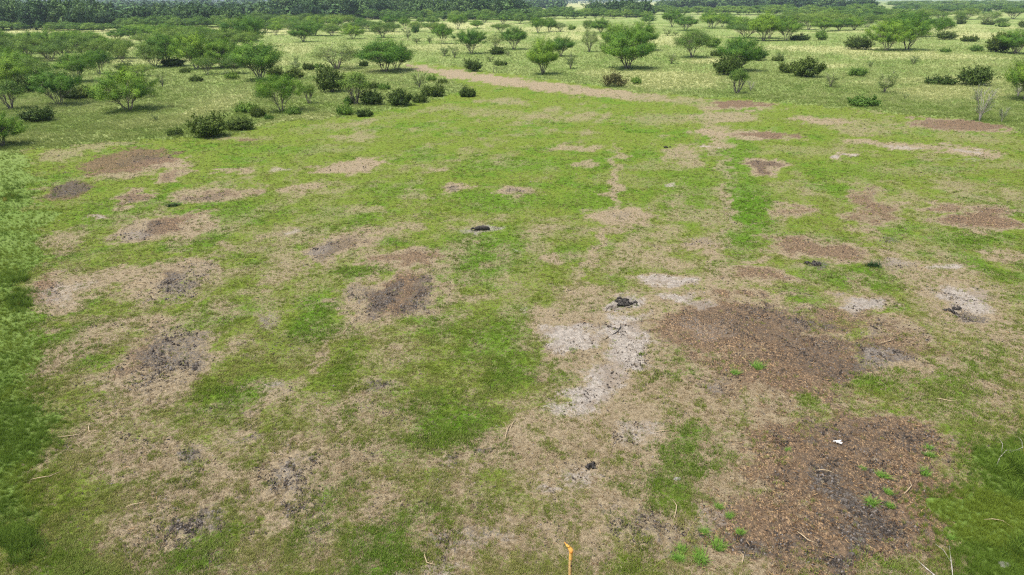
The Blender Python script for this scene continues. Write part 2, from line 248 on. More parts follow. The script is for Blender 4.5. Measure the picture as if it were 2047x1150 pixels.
M = {}
M['mesq'] = leaf_mat('mesquite_leaf', (.030, .098, .008), (.160, .290, .026), .18)
M['mesq_olive'] = leaf_mat('olive_leaf', (.042, .100, .014), (.165, .260, .042), .18)
M['mesq_pale'] = leaf_mat('pale_leaf', (.10, .165, .045), (.33, .41, .15), .2)
M['bushleaf'] = leaf_mat('shrub_leaf', (.014, .034, .006), (.100, .155, .024), .15)
M['bushmid'] = leaf_mat('mid_shrub_leaf', (.035, .095, .014), (.17, .285, .045), .2)
M['oakleaf'] = leaf_mat('oak_leaf', (.006, .032, .012), (.085, .165, .036), .06)
M['brownleaf'] = leaf_mat('dead_shrub_leaf', (.04, .055, .015), (.15, .14, .05), .2)
M['bark'] = bark_mat('bark_grey', (.13, .11, .085), (.26, .235, .20))
M['bark_dark'] = bark_mat('bark_dark', (.06, .05, .04), (.13, .11, .09))
M['bark_pale'] = bark_mat('bark_pale', (.28, .26, .23), (.46, .43, .39))

# ------------------------------------------------------------------ mesh helpers
def mesh_np(name, V, F, mat=None, attr=None, smooth=False):
    """V (n,3), F (m,k) with constant k"""
    V = np.asarray(V, np.float32); F = np.asarray(F, np.int32); k = F.shape[1]
    me = bpy.data.meshes.new(name); me.vertices.add(len(V)); me.vertices.foreach_set('co', V.ravel())
    me.loops.add(F.size); me.loops.foreach_set('vertex_index', F.ravel())
    me.polygons.add(len(F)); me.polygons.foreach_set('loop_start', np.arange(0, F.size, k, dtype=np.int32))
    if smooth: me.polygons.foreach_set('use_smooth', np.ones(len(F), bool))
    if attr is not None:
        a = me.attributes.new('leaf', 'FLOAT', 'POINT'); a.data.foreach_set('value', np.asarray(attr, np.float32))
    me.update(calc_edges=True)
    if mat: me.materials.append(mat)
    return me
class Tubes:
    def __init__(s): s.V = []; s.F = []; s.n = 0
    def add(s, pts, radii, k=5):
        pts = [np.array(p, float) for p in pts]; m = len(pts)
        for i, p in enumerate(pts):
            d = pts[min(i + 1, m - 1)] - pts[max(i - 1, 0)]; d /= (np.linalg.norm(d) + 1e-9)
            a = np.cross(d, (0.3, .1, 1.) if abs(d[2]) < .9 else (1., 0, 0)); a /= np.linalg.norm(a); b = np.cross(d, a)
            for j in range(k):
                t = 2 * math.pi * j / k; s.V.append(p + (a * math.cos(t) + b * math.sin(t)) * radii[i])
        for i in range(m - 1):
            for j in range(k):
                q = s.n + i * k + j; r = s.n + i * k + (j + 1) % k; s.F.append((q, r, r + k, q + k))
        s.n += m * k
    def mesh(s, name, mat): return mesh_np(name, s.V, s.F, mat, smooth=True)
def bez(a, b, c, n=5):
    a, b, c = map(np.array, (a, b, c)); return [(1 - t) ** 2 * a + 2 * t * (1 - t) * b + t * t * c for t in np.linspace(0, 1, n)]
def leaves(C, D, L, W, shade, rng, NR=None):
    """quads centred at C along D"""
    n = len(C); D = D / (np.linalg.norm(D, axis=1, keepdims=True) + 1e-9)
    r = rng.normal(size=(n, 3))
    if NR is not None:
        NR = NR / (np.linalg.norm(NR, axis=1, keepdims=True) + 1e-9) + r * .35; D = np.cross(NR, D); D /= (np.linalg.norm(D, axis=1, keepdims=True) + 1e-9); r = NR
    S = np.cross(D, r); S /= (np.linalg.norm(S, axis=1, keepdims=True) + 1e-9)
    L = L[:, None] / 2; W = W[:, None] / 2
    V = np.stack([C - D * L, C + S * W, C + D * L, C - S * W], 1).reshape(-1, 3)
    F = np.arange(n * 4).reshape(-1, 4); return V, F, np.repeat(shade, 4)

# ------------------------------------------------------------------ plant builders -> (trunk mesh, crown mesh, height, width)
def make_mesquite(seed, H=4.5, W=6.0, ncl=125, per=165, flat=.30, low=.15, leafmat='mesq', nst=6, bark='bark', clr=.42, lean=.62, leafsz=1.0, up=.8, cone=.22, spk=.45):
    rng = np.random.RandomState(seed); R = W / 2; T = Tubes(); stems = []
    for i in range(nst):
        a = 2 * math.pi * (i + rng.rand() * .7) / nst; rr = R * lean * (.55 + .45 * rng.rand()); zz = H * (.55 + .2 * rng.rand())
        p0 = np.array([.12 * math.cos(a), .12 * math.sin(a), -.1]); p2 = np.array([rr * math.cos(a), rr * math.sin(a), zz])
        p1 = np.array([rr * .45 * math.cos(a), rr * .45 * math.sin(a), zz * .42])
        b = bez(p0, p1, p2, 9) ; b = [p + rng.normal(size=3) * .04 * (j > 0) for j, p in enumerate(b)]
        r0 = .04 + .03 * rng.rand(); T.add(b, [r0 * (1 - .085 * j) for j in range(9)], 6); stems.append((a, b))
    C = []; D = []; SH = []; L = []; Wd = []; NN = []
    ang0 = rng.rand() * 6
    bulge = lambda a: 1 + .16 * math.sin(2 * a + ang0) + .12 * math.sin(5 * a + 2 * ang0)
    for i in range(ncl):
        a = rng.rand() * 2 * math.pi; q = math.sqrt(rng.rand()); r = q * (R - .3) * bulge(a)
        zt = H * (1 - flat * q ** 2) - .25 + rng.normal() * .16; zl = H * (low + cone * q)
        z = zt - (rng.rand() ** 1.35) * max(.1, zt - zl)
        tip = np.array([r * math.cos(a), r * math.sin(a), z])
        da = [abs((a - s[0] + math.pi) % (2 * math.pi) - math.pi) + .4 * rng.rand() for s in stems]; st = stems[int(np.argmin(da))][1]
        j = rng.randint(3, 9); s0 = st[j]; mid = (s0 + tip) / 2 + np.array([0, 0, -.12]) + rng.normal(size=3) * .1
        T.add(bez(s0, mid, tip, 4), [.024, .018, .012, .005], 3)
        n = int(per * (.6 + .8 * rng.rand())); sc = clr * (.7 + .6 * rng.rand())
        g = rng.normal(size=(n, 3)) * np.array([sc, sc, sc * .55]) * .75
        # twiggy, up-swept sprays rather than a ball
        out = np.array([math.cos(a) * q, math.sin(a) * q, up]); out /= np.linalg.norm(out)
        g = g * (1 - .35 * (spk > .5)) + out * (rng.rand(n, 1) ** 1.7) * spk * (.6 + .8 * rng.rand()) * clr / .42
        C.append(tip + g); D.append(out * .9 + rng.normal(size=(n, 3)) * .55); NN.append(g / sc * 1.1 + out * .6 + rng.normal(size=(n, 3)) * .35)
        SH.append(np.clip(rng.rand() * .65 + rng.rand(n) * .4, 0, 1)); L.append((.13 + .12 * rng.rand(n)) * leafsz); Wd.append((.035 + .03 * rng.rand(n)) * leafsz)
    D = np.concatenate(D); NN = np.concatenate(NN); D = np.cross(D, NN)
    V, F, A = leaves(np.concatenate(C), D, np.concatenate(L), np.concatenate(Wd), np.concatenate(SH), rng, NN)
    V[:, 2] = np.maximum(V[:, 2], .05)
    return T.mesh('trunk', M[bark]), mesh_np('crown', V, F, M[leafmat], A), H, W
def make_lumpy(seed, H, W, nl, nleaf, lsz, leafmat, bark, trunk_h=.0, low=0.0, lumpr=.28, trunk_r=.05, wide=.5, nst=5):
    """dense plant built from overlapping leaf clouds: oaks, thick shrubs, low sprawling shrubs"""
    rng = np.random.RandomState(seed); R = W / 2; T = Tubes(); C = []; SH = []; D = []; NN = []
    rl = lumpr * min(W, H * 1.4)
    for i in range(nl):
        a = rng.rand() * 2 * math.pi; q = math.sqrt(rng.rand()); r = q * (R - rl * .7)
        zt = (H - rl * .75) * (1 - .42 * q ** 2.2); zb = H * low + rl * .5
        z = zb + (zt - zb) * (rng.rand() ** .55) if zt > zb else zb * .8
        p = np.array([r * math.cos(a), r * math.sin(a) * (.8 + wide * .4), max(z, rl * .35)])
        s = rl * (.42 + .85 * rng.rand() ** 1.3); n = int(nleaf / nl * (s / rl) ** 2)
        d = rng.normal(size=(n, 3)); d /= np.linalg.norm(d, axis=1, keepdims=True); rad = s * (.55 + .5 * rng.rand(n, 1) ** .6) * (1 + .25 * np.sin(d[:, :1] * 5 + i) * np.cos(d[:, 1:2] * 6))
        c = p + d * rad * np.array([1, 1, .72]); C.append(c); D.append(rng.normal(size=(n, 3))); NN.append(d + [0, 0, .15])
        SH.append(np.clip(rng.rand() * .75 + rng.rand(n) * .25, 0, 1))
        base = np.array([rng.normal() * trunk_r * 2, rng.normal() * trunk_r * 2, max(H * trunk_h * .8, -.05)]) if trunk_h else np.array([rng.normal() * W * .06, rng.normal() * W * .06, -.05])
        for _ in range(8 if H < 4 else 3):
            e = rng.normal(size=3) + np.array([p[0] / R, p[1] / R, .8]); e[2] = abs(e[2]) * .9; e /= np.linalg.norm(e); nn = max(6, n // 18)
            tt = rng.rand(nn, 1); C.append(p + e * s * (.6 + tt * (.9 + .5 * rng.rand())) + rng.normal(size=(nn, 3)) * s * .10); D.append(e + rng.normal(size=(nn, 3)) * .8); NN.append(rng.normal(size=(nn, 3)) + e); SH.append(rng.rand(nn) * .6 + .3)
        if i < 14: T.add(bez(base, (base + p) / 2 + [0, 0, -.05 * H], p, 5), [trunk_r * f for f in (.5, .4, .3, .2, .1)], 4)
    if trunk_h:
        T.add([(0, 0, -.2), (.02 * W, 0, H * trunk_h * .5), (0, .01 * W, H * trunk_h), (.02 * W, 0, H * (trunk_h + .3))], [trunk_r * 1.4, trunk_r, trunk_r * .8, trunk_r * .4], 7)
    C = np.concatenate(C); n = len(C); C[:, 2] = np.maximum(C[:, 2], lsz * .3)
    V, F, A = leaves(C, np.concatenate(D), lsz * (.7 + .7 * rng.rand(n)), lsz * (.4 + .35 * rng.rand(n)), np.concatenate(SH), rng, np.concatenate(NN))
    V[:, 2] = np.maximum(V[:, 2], .01)
    return T.mesh('trunk', M[bark]), mesh_np('crown', V, F, M[leafmat], A), H, W
def make_sapling(seed, H=3.0, W=2.2, nbr=26, per=60, leafmat='mesq_pale', bark='bark', nst=5):
    rng = np.random.RandomState(seed); T = Tubes(); C = []; SH = []; D = []
    for i in range(nst):
        a = 2 * math.pi * (i + rng.rand()) / nst; rr = W * .42 * (.4 + .6 * rng.rand())
        b = bez((0, 0, -.05), (rr * .3 * math.cos(a), rr * .3 * math.sin(a), H * .5), (rr * math.cos(a), rr * math.sin(a), H * (.75 + .25 * rng.rand())), 9)
        T.add(b, [.04 * (1 - .1 * j) for j in range(9)], 4)
        for _ in range(nbr // nst):
            j = rng.randint(2, 8); d = np.array([math.cos(a) + rng.normal() * .8, math.sin(a) + rng.normal() * .8, 1.0 + rng.rand()]); d /= np.linalg.norm(d)
            ln = H * (.14 + .16 * rng.rand()); e = b[j] + d * ln; mid = b[j] + d * ln * .5 + rng.normal(size=3) * .05
            T.add([b[j], mid, e], [.02, .015, .006], 3)
            for s in range(4):
                f = rng.rand() * .9; q = b[j] + d * ln * f; d2 = d + rng.normal(size=3) * .6; d2 /= np.linalg.norm(d2); T.add([q, q + d2 * ln * .4], [.011, .004], 3)
            t = rng.rand(per, 1); C.append(b[j] + d * ln * (.25 + t * 1.0) + rng.normal(size=(per, 3)) * .11); D.append(d + rng.normal(size=(per, 3)) * .6); SH.append(rng.rand(per))
    C = np.concatenate(C); n = len(C)
    V, F, A = leaves(C, np.concatenate(D), .09 + .09 * rng.rand(n), .025 + .025 * rng.rand(n), np.concatenate(SH), rng)
    return T.mesh('trunk', M[bark]), mesh_np('crown', V, F, M[leafmat], A), H, W

PROTO = {
 'M': [make_mesquite(1, spk=.8), make_mesquite(2, flat=.24, low=.26, nst=7, spk=.8), make_mesquite(3, flat=.3, low=.28, ncl=125, spk=.9), make_mesquite(4, W=6.2, flat=.22, low=.28, ncl=105), make_mesquite(5, H=4.8, W=5.2, flat=.4, low=.22)],
 'N': [make_mesquite(11, leafmat='mesq_olive', per=110), make_mesquite(12, leafmat='mesq_olive', flat=.25, low=.36, per=120), make_mesquite(13, leafmat='mesq_olive', H=4.8, W=5.2, flat=.35, low=.22, per=110)],
 'R': [make_mesquite(21, H=5, W=5.4, flat=.5, low=.05, ncl=185, per=140, nst=9, cone=.38, spk=1.1), make_mesquite(22, H=5, W=5.2, flat=.45, low=.06, ncl=170, per=135, nst=8, cone=.42, spk=1.1)],   # rounder, leafy low down
 'G': [make_mesquite(31, leafmat='mesq_pale', ncl=125, per=95, flat=.45, low=.22, nst=10, clr=.34, up=1.3), make_mesquite(32, leafmat='mesq_pale', ncl=115, per=85, flat=.5, low=.2, nst=9, clr=.34, up=1.3)],
 'V': [make_mesquite(41, H=4, W=3, leafmat='mesq_olive', ncl=60, per=85, flat=.35, low=.3, nst=8, clr=.3, lean=.75, up=1.6), make_mesquite(42, H=4, W=3, leafmat='mesq_olive', ncl=55, per=90, flat=.3, low=.35, nst=9, clr=.28, lean=.8, up=1.8)],
 'S': [make_sapling(51, per=110), make_sapling(52, nst=4, per=90), make_sapling(53, W=1.8, nst=6, per=110)],
 'D': [make_sapling(61, H=3.6, W=3, nbr=70, per=26, bark='bark_pale', nst=7), make_sapling(62, H=3.4, W=2.8, nbr=60, per=34, bark='bark_pale', nst=6)],
 'B': [make_lumpy(71, 2.0, 3.2, 22, 9500, .17, 'bushleaf', 'bark_dark', lumpr=.24), make_lumpy(72, 2.0, 3.0, 18, 9000, .17, 'bushleaf', 'bark_dark', lumpr=.27), make_lumpy(73, 1.8, 3.2, 26, 9500, .16, 'bushleaf', 'bark_dark', lumpr=.2)],
 'L': [make_lumpy(81, .8, 3.2, 24, 6500, .15, 'bushleaf', 'bark_dark', lumpr=.36), make_lumpy(82, .75, 3.4, 20, 6000, .15, 'bushleaf', 'bark_dark', lumpr=.4), make_lumpy(83, .8, 3., 18, 6000, .15, 'bushmid', 'bark_dark', lumpr=.36)],
 'H': [make_lumpy(91, 1.6, 2.6, 20, 7000, .15, 'bushmid', 'bark', lumpr=.24), make_lumpy(92, 1.6, 2.8, 16, 6500, .15, 'bushmid', 'bark', lumpr=.26)],
 'W': [make_lumpy(95, 1.5, 2.6, 18, 2600, .13, 'brownleaf', 'bark', lumpr=.22)],
 'O': [make_lumpy(100 + i, 11, w, nl, 15000, .85, 'oakleaf', 'bark_dark', trunk_h=.22, low=.08, lumpr=lr, trunk_r=.35) for i, (w, nl, lr) in enumerate([(13, 30, .2), (15, 36, .19), (11, 24, .23), (14, 30, .22), (12, 34, .17)])],
 'K': [make_mesquite(111, H=5, W=6.6, flat=.4, low=.15, ncl=120, per=90, leafmat='bushmid', nst=7, leafsz=1.8), make_mesquite(112, H=5, W=6.4, flat=.35, low=.12, ncl=120, per=90, leafmat='bushmid', nst=6, leafsz=1.8)],
}
INFO = {  # name, category, (trunk part name, crown part name)
 'M': ('mesquite_tree', 'tree', ('trunk', 'crown')), 'N': ('mesquite_tree', 'tree', ('trunk', 'crown')), 'R': ('mesquite_tree', 'tree', ('trunk', 'crown')),
 'G': ('mesquite_tree', 'tree', ('trunk', 'crown')), 'V': ('mesquite_tree', 'tree', ('trunk', 'crown')), 'K': ('mesquite_tree', 'tree', ('trunk', 'crown')), 'S': ('sapling', 'sapling', ('stem', 'foliage')),
 'D': ('bare_tree', 'tree', ('trunk', 'foliage')), 'B': ('dark_shrub', 'shrub', ('stem', 'foliage')), 'L': ('low_shrub', 'shrub', ('stem', 'foliage')),
 'H': ('green_shrub', 'shrub', ('stem', 'foliage')), 'W': ('brown_shrub', 'shrub', ('stem', 'foliage')), 'O': ('oak_tree', 'tree', ('trunk', 'crown')),
}
GROUP = {'M': 'mesquite trees of the pasture', 'N': 'mesquite trees of the pasture', 'R': 'mesquite trees of the pasture', 'G': 'mesquite trees of the pasture', 'V': 'mesquite trees of the pasture', 'K': 'dense mid green trees below the oaks',
 'S': 'thin saplings in the grass', 'D': 'bare grey trees', 'B': 'dark shrubs of the pasture', 'L': 'low shrubs of the pasture', 'H': 'green shrubs of the pasture', 'W': None, 'O': 'oak trees of the wood at the far edge'}
CNT = {}
prng = random.Random(5)
def plant(kind, bx, by, ty, wpx, label, cx=None, group=None, hmax=None):
    i = CNT.get(kind, 0); CNT[kind] = i + 1
    tm, cm, ph, pw = PROTO[kind][i % len(PROTO[kind])]
    x, y, h, w = size_at(bx, by, ty, wpx)
    if cx is not None:   # crown offset from the foot: shift half way, the rest is lean
        x = x + (cx - bx) / FPX * math.hypot(y, CAM_H) * .5
    if hmax: h = min(h, hmax)
    name, cat, parts = INFO[kind]
    root = bpy.data.objects.new(name, None); root.empty_display_size = .3; COL.objects.link(root)
    root.location = (x, y, 0); root.rotation_euler = (0, 0, prng.random() * 6.283)
    root.scale = (w / pw * (.96 if kind == 'M' else .99), w / pw * (.96 if kind == 'M' else .99), h / ph * 1.0)
    root['label'] = label; root['category'] = cat
    g = group or GROUP[kind]
    if g: root['group'] = g
    for nm, me in ((parts[0], tm), (parts[1], cm)):
        o = bpy.data.objects.new(nm, me); COL.objects.link(o); o.parent = root
    TREEBASE.append((x, y, w * (.42 if kind in 'MNRGVK' else .5)))
    return root

# ------------------------------------------------------------------ the plants, read off four 4x crops of the photo: crop x offset, then
# kind, foot x, foot y, top y, width, label  (crop pixels)
K4 = 3.965
CROPS = [(0, [
 ('M',1025,880,562,470,'broad green mesquite with forked grey trunk, standing alone in open grass left of the clearing'),
 ('M',470,835,562,390,'yellow-green flat-topped mesquite with fanning pale stems, dark shrubs at its right foot'),
 ('M',625,645,425,280,'mesquite with several slanting pale stems behind the yellow-green flat-topped one'),
 ('M',790,585,392,220,'smaller round-headed mesquite touching the slanting-stemmed one on its right'),
 ('N',1225,532,320,270,'fan-trunked mesquite, left half of the pair with a dark shrub at its foot'),
 ('M',1310,524,268,280,'tall bright mesquite, right half of the pair with a dark shrub at its foot'),
 ('B',1375,524,452,170,'dark shrub in the shade under the pair of close-set mesquites'),
 ('M',1560,545,275,300,'wide mesquite at the left of the crowded clump in the middle of the left pasture'),
 ('R',1770,535,300,290,'dense dark-bottomed mesquite at the centre of the crowded clump in the left pasture'),
 ('N',1645,592,440,175,'small two-stemmed mesquite standing in front of the crowded clump in the left pasture'),
 ('N',1855,582,440,200,'small pale mesquite at the right foot of the crowded clump in the left pasture'),
 ('M',1965,378,140,330,'spreading mesquite with a dark hollow crown, highest behind the crowded left clump'),
 ('M',930,465,318,190,'small mesquite with a thin forked trunk, left of the two in the pale gap'),
 ('N',972,492,345,130,'slender mesquite with a leaning white stem, right of the two in the pale gap'),
 ('B',980,560,502,115,'small dark shrub behind the crown of the lone broad mesquite'),
 ('N',1110,600,505,200,'pale green mesquite top showing just behind the lone broad mesquite'),
 ('V',92,868,620,240,'grey-green mesquite with a twisted pale trunk at the left edge, above the round dark shrub'),
 ('B',190,722,585,180,'dark shrub between the left-edge mesquites'),
 ('R',70,700,440,300,'large dull green mesquite crowding the left edge of the photo'),
 ('N',270,640,450,280,'wide dull mesquite behind the yellow-green flat-topped one'),
 ('M',30,560,360,200,'pale topped mesquite cut by the left edge of the photo above the dull green one'),
 ('B',310,960,850,240,'round dark green shrub alone in the grass near the left edge'),
 ('B',570,792,700,170,'dark olive shrub right beside the trunk of the yellow-green flat-topped mesquite'),
 ('B',690,785,682,170,'dark shrub between the yellow-green mesquite and the lone broad mesquite'),
 ('M',95,372,262,165,'dark hollow-crowned mesquite at the left edge by the pale far field'),
 ('N',225,425,300,170,'faint grey-green mesquite beside the hollow-crowned one at the left edge'),
 ('N',400,485,342,220,'olive mesquite with a pale multiple trunk left of the row by the pale field'),
 ('M',560,345,245,190,'round bright mesquite against the pale far field, behind another one'),
 ('M',555,415,322,200,'dark-based mesquite just in front of the round bright one by the pale field'),
 ('G',410,350,285,100,'thin pale mesquite in the gap by the pale far field'),
 ('G',285,330,268,100,'small faint mesquite at the front of the pale far field'),
 ('M',940,332,240,155,'round mesquite with a dark middle at the right end of the pale far field'),
 ('H',960,235,190,80,'small green shrub below the oak wood beside a pale strip'),
 ('M',1100,278,190,190,'flat-crowned mesquite close below the oak wood on the left'),
 ('N',1130,345,262,155,'pale mesquite in front of the flat-crowned one below the oak wood'),
 ('M',1310,252,188,105,'small bright mesquite, left of the pair standing below the oak wood'),
 ('M',1430,277,200,140,'dark-centred mesquite, right of the pair standing below the oak wood'),
 ('L',1570,243,212,95,'low green shrub on the pale strip right of the pair below the oaks'),
 ('N',1850,265,140,220,'wide pale mesquite top behind the spreading hollow-crowned one'),
 ('M',1500,400,255,260,'olive mesquite at the back left of the crowded left clump'),
 ('M',1700,380,240,260,'olive mesquite at the back middle of the crowded left clump'),
 ('B',1655,1082,905,265,'big dark shrub with a ragged outline at the edge of the clearing on the left'),
 ('B',1895,1022,935,200,'dark green shrub just right of the big ragged one at the clearing edge'),
 ('L',1400,1072,1030,130,'low brownish shrub just left of the big ragged one at the clearing edge'),
 ('L',1960,892,828,200,'sprawling dark shrub behind the pair at the clearing edge on the left'),
 ('L',1460,577,545,90,'low dark shrub in the grass below the pair of close-set mesquites'),
 ('L',1555,642,604,105,'flat dark shrub in the grass in front of the crowded left clump'),
 ('L',1840,622,575,120,'low olive shrub under the small pale mesquite of the left clump'),
 ('R',20,1160,895,330,'bright feathery mesquite bush cut by the left edge at the clearing corner'),
 ('G',1180,772,665,110,'small grey sparse mesquite at the right of the lone broad one'),
 ('S',1290,690,560,100,'thin pale sapling right of the lone broad mesquite'),
 ('S',1240,965,905,50,'tiny sapling in the pale grass near the clearing edge on the left'),
 ('H',700,270,258,80,'small dark shrub on the pale far field'),
 ]),
 (512, [
 ('R',30,632,318,360,'tall light green mesquite with bare leaning trunk beside two dark shrubs'),
 ('M',205,887,590,345,'small round-headed mesquite with an upright fan of grey stems, nearest the clearing on the left'),
 ('G',640,545,295,430,'pale speckled open-crowned mesquite with white stems at the start of the path'),
 ('M',1020,565,312,400,'dense bright green mesquite with a flat crown where the path leaves the clearing'),
 ('M',1110,548,330,260,'right-hand half of the dense flat-crowned mesquite at the path'),
 ('M',1705,428,238,245,'open vase-shaped mesquite right of the path, with forked stems'),
 ('M',1480,352,200,155,'narrow-footed mesquite left of the open vase-shaped one'),
 ('G',1900,380,250,150,'thin grey mesquite rising out of a dark bush'),
 ('B',1910,432,372,140,'dark bush at the foot of the thin grey mesquite'),
 ('N',1940,262,184,130,'pale mesquite above the thin grey one'),
 ('B',1720,556,463,130,'compact dark shrub standing alone in the grass above the path'),
 ('L',1940,512,480,115,'low flat shrub right of the compact dark shrub above the path'),
 ('S',1495,445,372,95,'grey sapling, left of two in front of the vase-shaped mesquites'),
 ('S',1575,458,362,95,'taller grey sapling, right of two in front of the vase-shaped mesquites'),
 ('S',1375,352,288,75,'thin sapling left of the narrow-footed mesquite'),
 ('S',1275,352,300,80,'leaning pale sapling above the dense flat-crowned mesquite'),
 ('S',1205,318,238,85,'light green sapling behind the dense flat-crowned mesquite'),
 ('S',320,512,430,60,'small upright sapling between the tall light green mesquite and the speckled one'),
 ('V',420,822,655,125,'slim grey-green mesquite right of the round-headed one nearest the clearing'),
 ('V',795,832,560,240,'vase-shaped grey-green mesquite with straight pale stems among dark shrubs'),
 ('B',610,732,552,200,'biggest dark shrub, left of the vase-shaped grey-green mesquite'),
 ('B',310,622,540,150,'blue-green dark shrub under the speckled mesquite'),
 ('B',150,602,528,120,'dark shrub at the foot of the tall light green mesquite'),
 ('L',410,552,505,90,'low dark shrub below the small upright sapling'),
 ('L',490,532,504,80,'low green shrub at the left foot of the speckled mesquite'),
 ('L',850,522,485,80,'small dark shrub between the speckled and the dense mesquites'),
 ('L',930,702,664,120,'low dark shrub behind the vase-shaped grey-green mesquite'),
 ('L',1015,712,668,100,'low dark shrub, right of the one behind the vase-shaped mesquite'),
 ('B',925,836,732,165,'dark leafy shrub right at the foot of the vase-shaped mesquite'),
 ('B',1140,842,715,195,'thick dark green shrub at the clearing edge, centre left'),
 ('L',1290,817,765,130,'low dark shrub tailing off right of the thick one'),
 ('L',1420,767,700,190,'medium green sprawling shrub above the clearing edge'),
 ('S',1295,705,568,120,'pale leaning sapling beside the sprawling shrub'),
 ('L',1390,642,600,95,'small dark shrub left of a lighter one below the path start'),
 ('L',1475,662,630,85,'lighter low shrub below the path start'),
 ('L',1672,772,714,145,'lone low dark shrub in the short grass of the clearing below the path'),
 ('L',705,912,845,150,'low dark olive shrub at the clearing edge below the vase-shaped mesquite'),
 ('L',872,927,880,140,'low ragged shrub, right of the dark olive one at the clearing edge'),
 ('H',735,832,768,100,'grey-green shrub at the left foot of the vase-shaped mesquite'),
 ('L',15,927,862,120,'dark low shrub left of the round-headed mesquite nearest the clearing'),
 ('L',105,952,915,85,'small green shrub below the round-headed mesquite nearest the clearing'),
 ('H',310,907,850,115,'pale green shrub at the right foot of the round-headed mesquite'),
 ('M',160,277,185,125,'small round mesquite alone in the gap of the far band'),
 ('M',465,283,165,185,'bright mesquite with a dark forked foot in the far band'),
 ('R',375,332,182,170,'bright tall mesquite left of the dark forked one'),
 ('N',600,285,192,165,'dull mesquite behind the speckled one'),
 ('M',765,312,200,185,'round green mesquite above the speckled one'),
 ('N',1005,303,178,195,'broad mesquite above the dense flat-crowned one'),
 ('M',1060,222,120,150,'dark-bottomed mesquite high in the far band'),
 ('M',1180,228,132,100,'small forked mesquite at the pale gap of the far band'),
 ('H',1260,262,200,60,'small round green shrub in the pale gap of the far band'),
 ('N',1400,255,170,135,'pale mesquite behind the narrow-footed one'),
 ('M',1600,232,112,140,'green mesquite under the far oaks, centre'),
 ('M',1750,222,155,100,'small mesquite on pale grass under the far oaks'),
 ('K',1310,190,130,75,'round mid green tree tucked under the far oaks'),
 ('K',1400,192,120,115,'rounded mid green tree right of the tucked one under the far oaks'),
 ('M',1810,180,110,115,'flat green tree just under the dark oaks, right of centre left'),
 ('M',1960,188,115,135,'wide green tree just under the dark oaks at the middle'),
 ('R',-60,320,190,160,'bright mesquite at the left end of the far band'),
 ]),
 (1024, [
 ('M',12,392,222,215,'dark mesquite with thin forked trunk, right of the one rising from a dark bush'),
 ('R',240,583,298,235,'light green vase-shaped mesquite just above the path'),
 ('R',385,442,280,175,'dark green round mesquite tucked behind the light green one above the path'),
 ('G',610,408,200,145,'pale grey-green upright mesquite in the open grass'),
 ('R',915,542,242,400,'biggest bright green dome-shaped mesquite, centre right, with stems spreading from one foot'),
 ('R',820,420,175,220,'green mesquite behind the left shoulder of the biggest dome-shaped one'),
 ('R',1020,400,175,250,'green mesquite behind the right shoulder of the biggest dome-shaped one'),
 ('S',712,405,330,70,'small sapling at the left of the biggest dome-shaped mesquite'),
 ('N',1425,452,220,290,'open olive mesquite with knotted pale trunks on the pale grass'),
 ('H',1600,375,300,130,'round olive shrub right of the open olive mesquite'),
 ('R',1795,560,280,300,'bright green leaning mesquite growing over a near-black shrub'),
 ('B',1700,592,432,200,'near-black tall shrub under the leaning bright mesquite'),
 ('H',1930,472,385,150,'grey-green shrub right of the leaning bright mesquite'),
 ('L',1615,442,405,105,'flat dark shrub left of the leaning bright mesquite'),
 ('S',462,542,415,120,'thin pale sapling right of the light green mesquite above the path'),
 ('S',1262,500,412,90,'faint sapling in the grass right of the biggest dome-shaped mesquite'),
 ('V',1778,750,540,165,'fresh green vase-shaped sapling mesquite at the clearing edge, below the near-black shrub'),
 ('D',1890,722,640,95,'small bare forked tree right of the fresh green vase-shaped one'),
 ('W',812,697,580,185,'brownish half-dead shrub at the edge of the path'),
 ('H',980,672,622,95,'small pale shrub right of the brownish half-dead one'),
 ('M',205,268,140,135,'dark-footed mesquite, left of three in a short row below the far band'),
 ('M',295,258,150,125,'forked mesquite, middle of three in a short row below the far band'),
 ('G',380,258,175,105,'pale thin mesquite, right of three in a short row below the far band'),
 ('H',475,242,200,58,'small round yellow-green shrub on the pale grass'),
 ('R',700,268,150,130,'dark mesquite behind the pale grey-green upright one'),
 ('N',600,262,158,100,'dull mesquite left behind the pale grey-green upright one'),
 ('M',1080,192,125,120,'green mesquite above the biggest dome-shaped one'),
 ('M',1265,217,85,155,'bright round mesquite with a fan-like foot, left of a grey leafless tree'),
 ('D',1385,213,120,130,'grey leafless tree between green mesquites far off'),
 ('M',1560,215,90,155,'wide green mesquite right of the grey leafless tree'),
 ('M',1665,212,95,130,'dark-footed mesquite, second right of the grey leafless tree'),
 ('N',1850,300,170,280,'broad olive mesquite behind the leaning bright one'),
 ('M',1990,322,100,230,'tall mesquite with a dark trunk at the upper right centre'),
 ('S',1230,282,225,100,'small spreading sapling above the open olive mesquite'),
 ('S',1295,278,238,65,'tiny sapling right of the small spreading one'),
 ('K',60,185,100,125,'mid green tree at the left end of the middle far band'),
 ('K',140,175,98,115,'rounded mid green tree, second in the middle far band'),
 ]),
 (1536, [
 ('M',935,402,165,330,'umbrella-crowned mesquite with slanting stems, left of the wide pair on the right'),
 ('M',1095,398,155,340,'umbrella-crowned mesquite with a leaning trunk, right of the wide pair on the right'),
 ('R',1110,290,88,290,'green mesquite crown rising behind the wide pair on the right'),
 ('M',140,322,150,240,'mesquite with a pale fanned trunk above the open pale grass on the right'),
 ('M',5,305,120,230,'bright mesquite beside the one with the pale fanned trunk'),
 ('B',715,392,300,175,'round dark shrub just left of the wide umbrella pair'),
 ('L',250,322,284,150,'low dark hedge-like shrub below the far mesquite clump on the right'),
 ('H',410,322,255,100,'mid green shrub at the right end of the hedge-like one'),
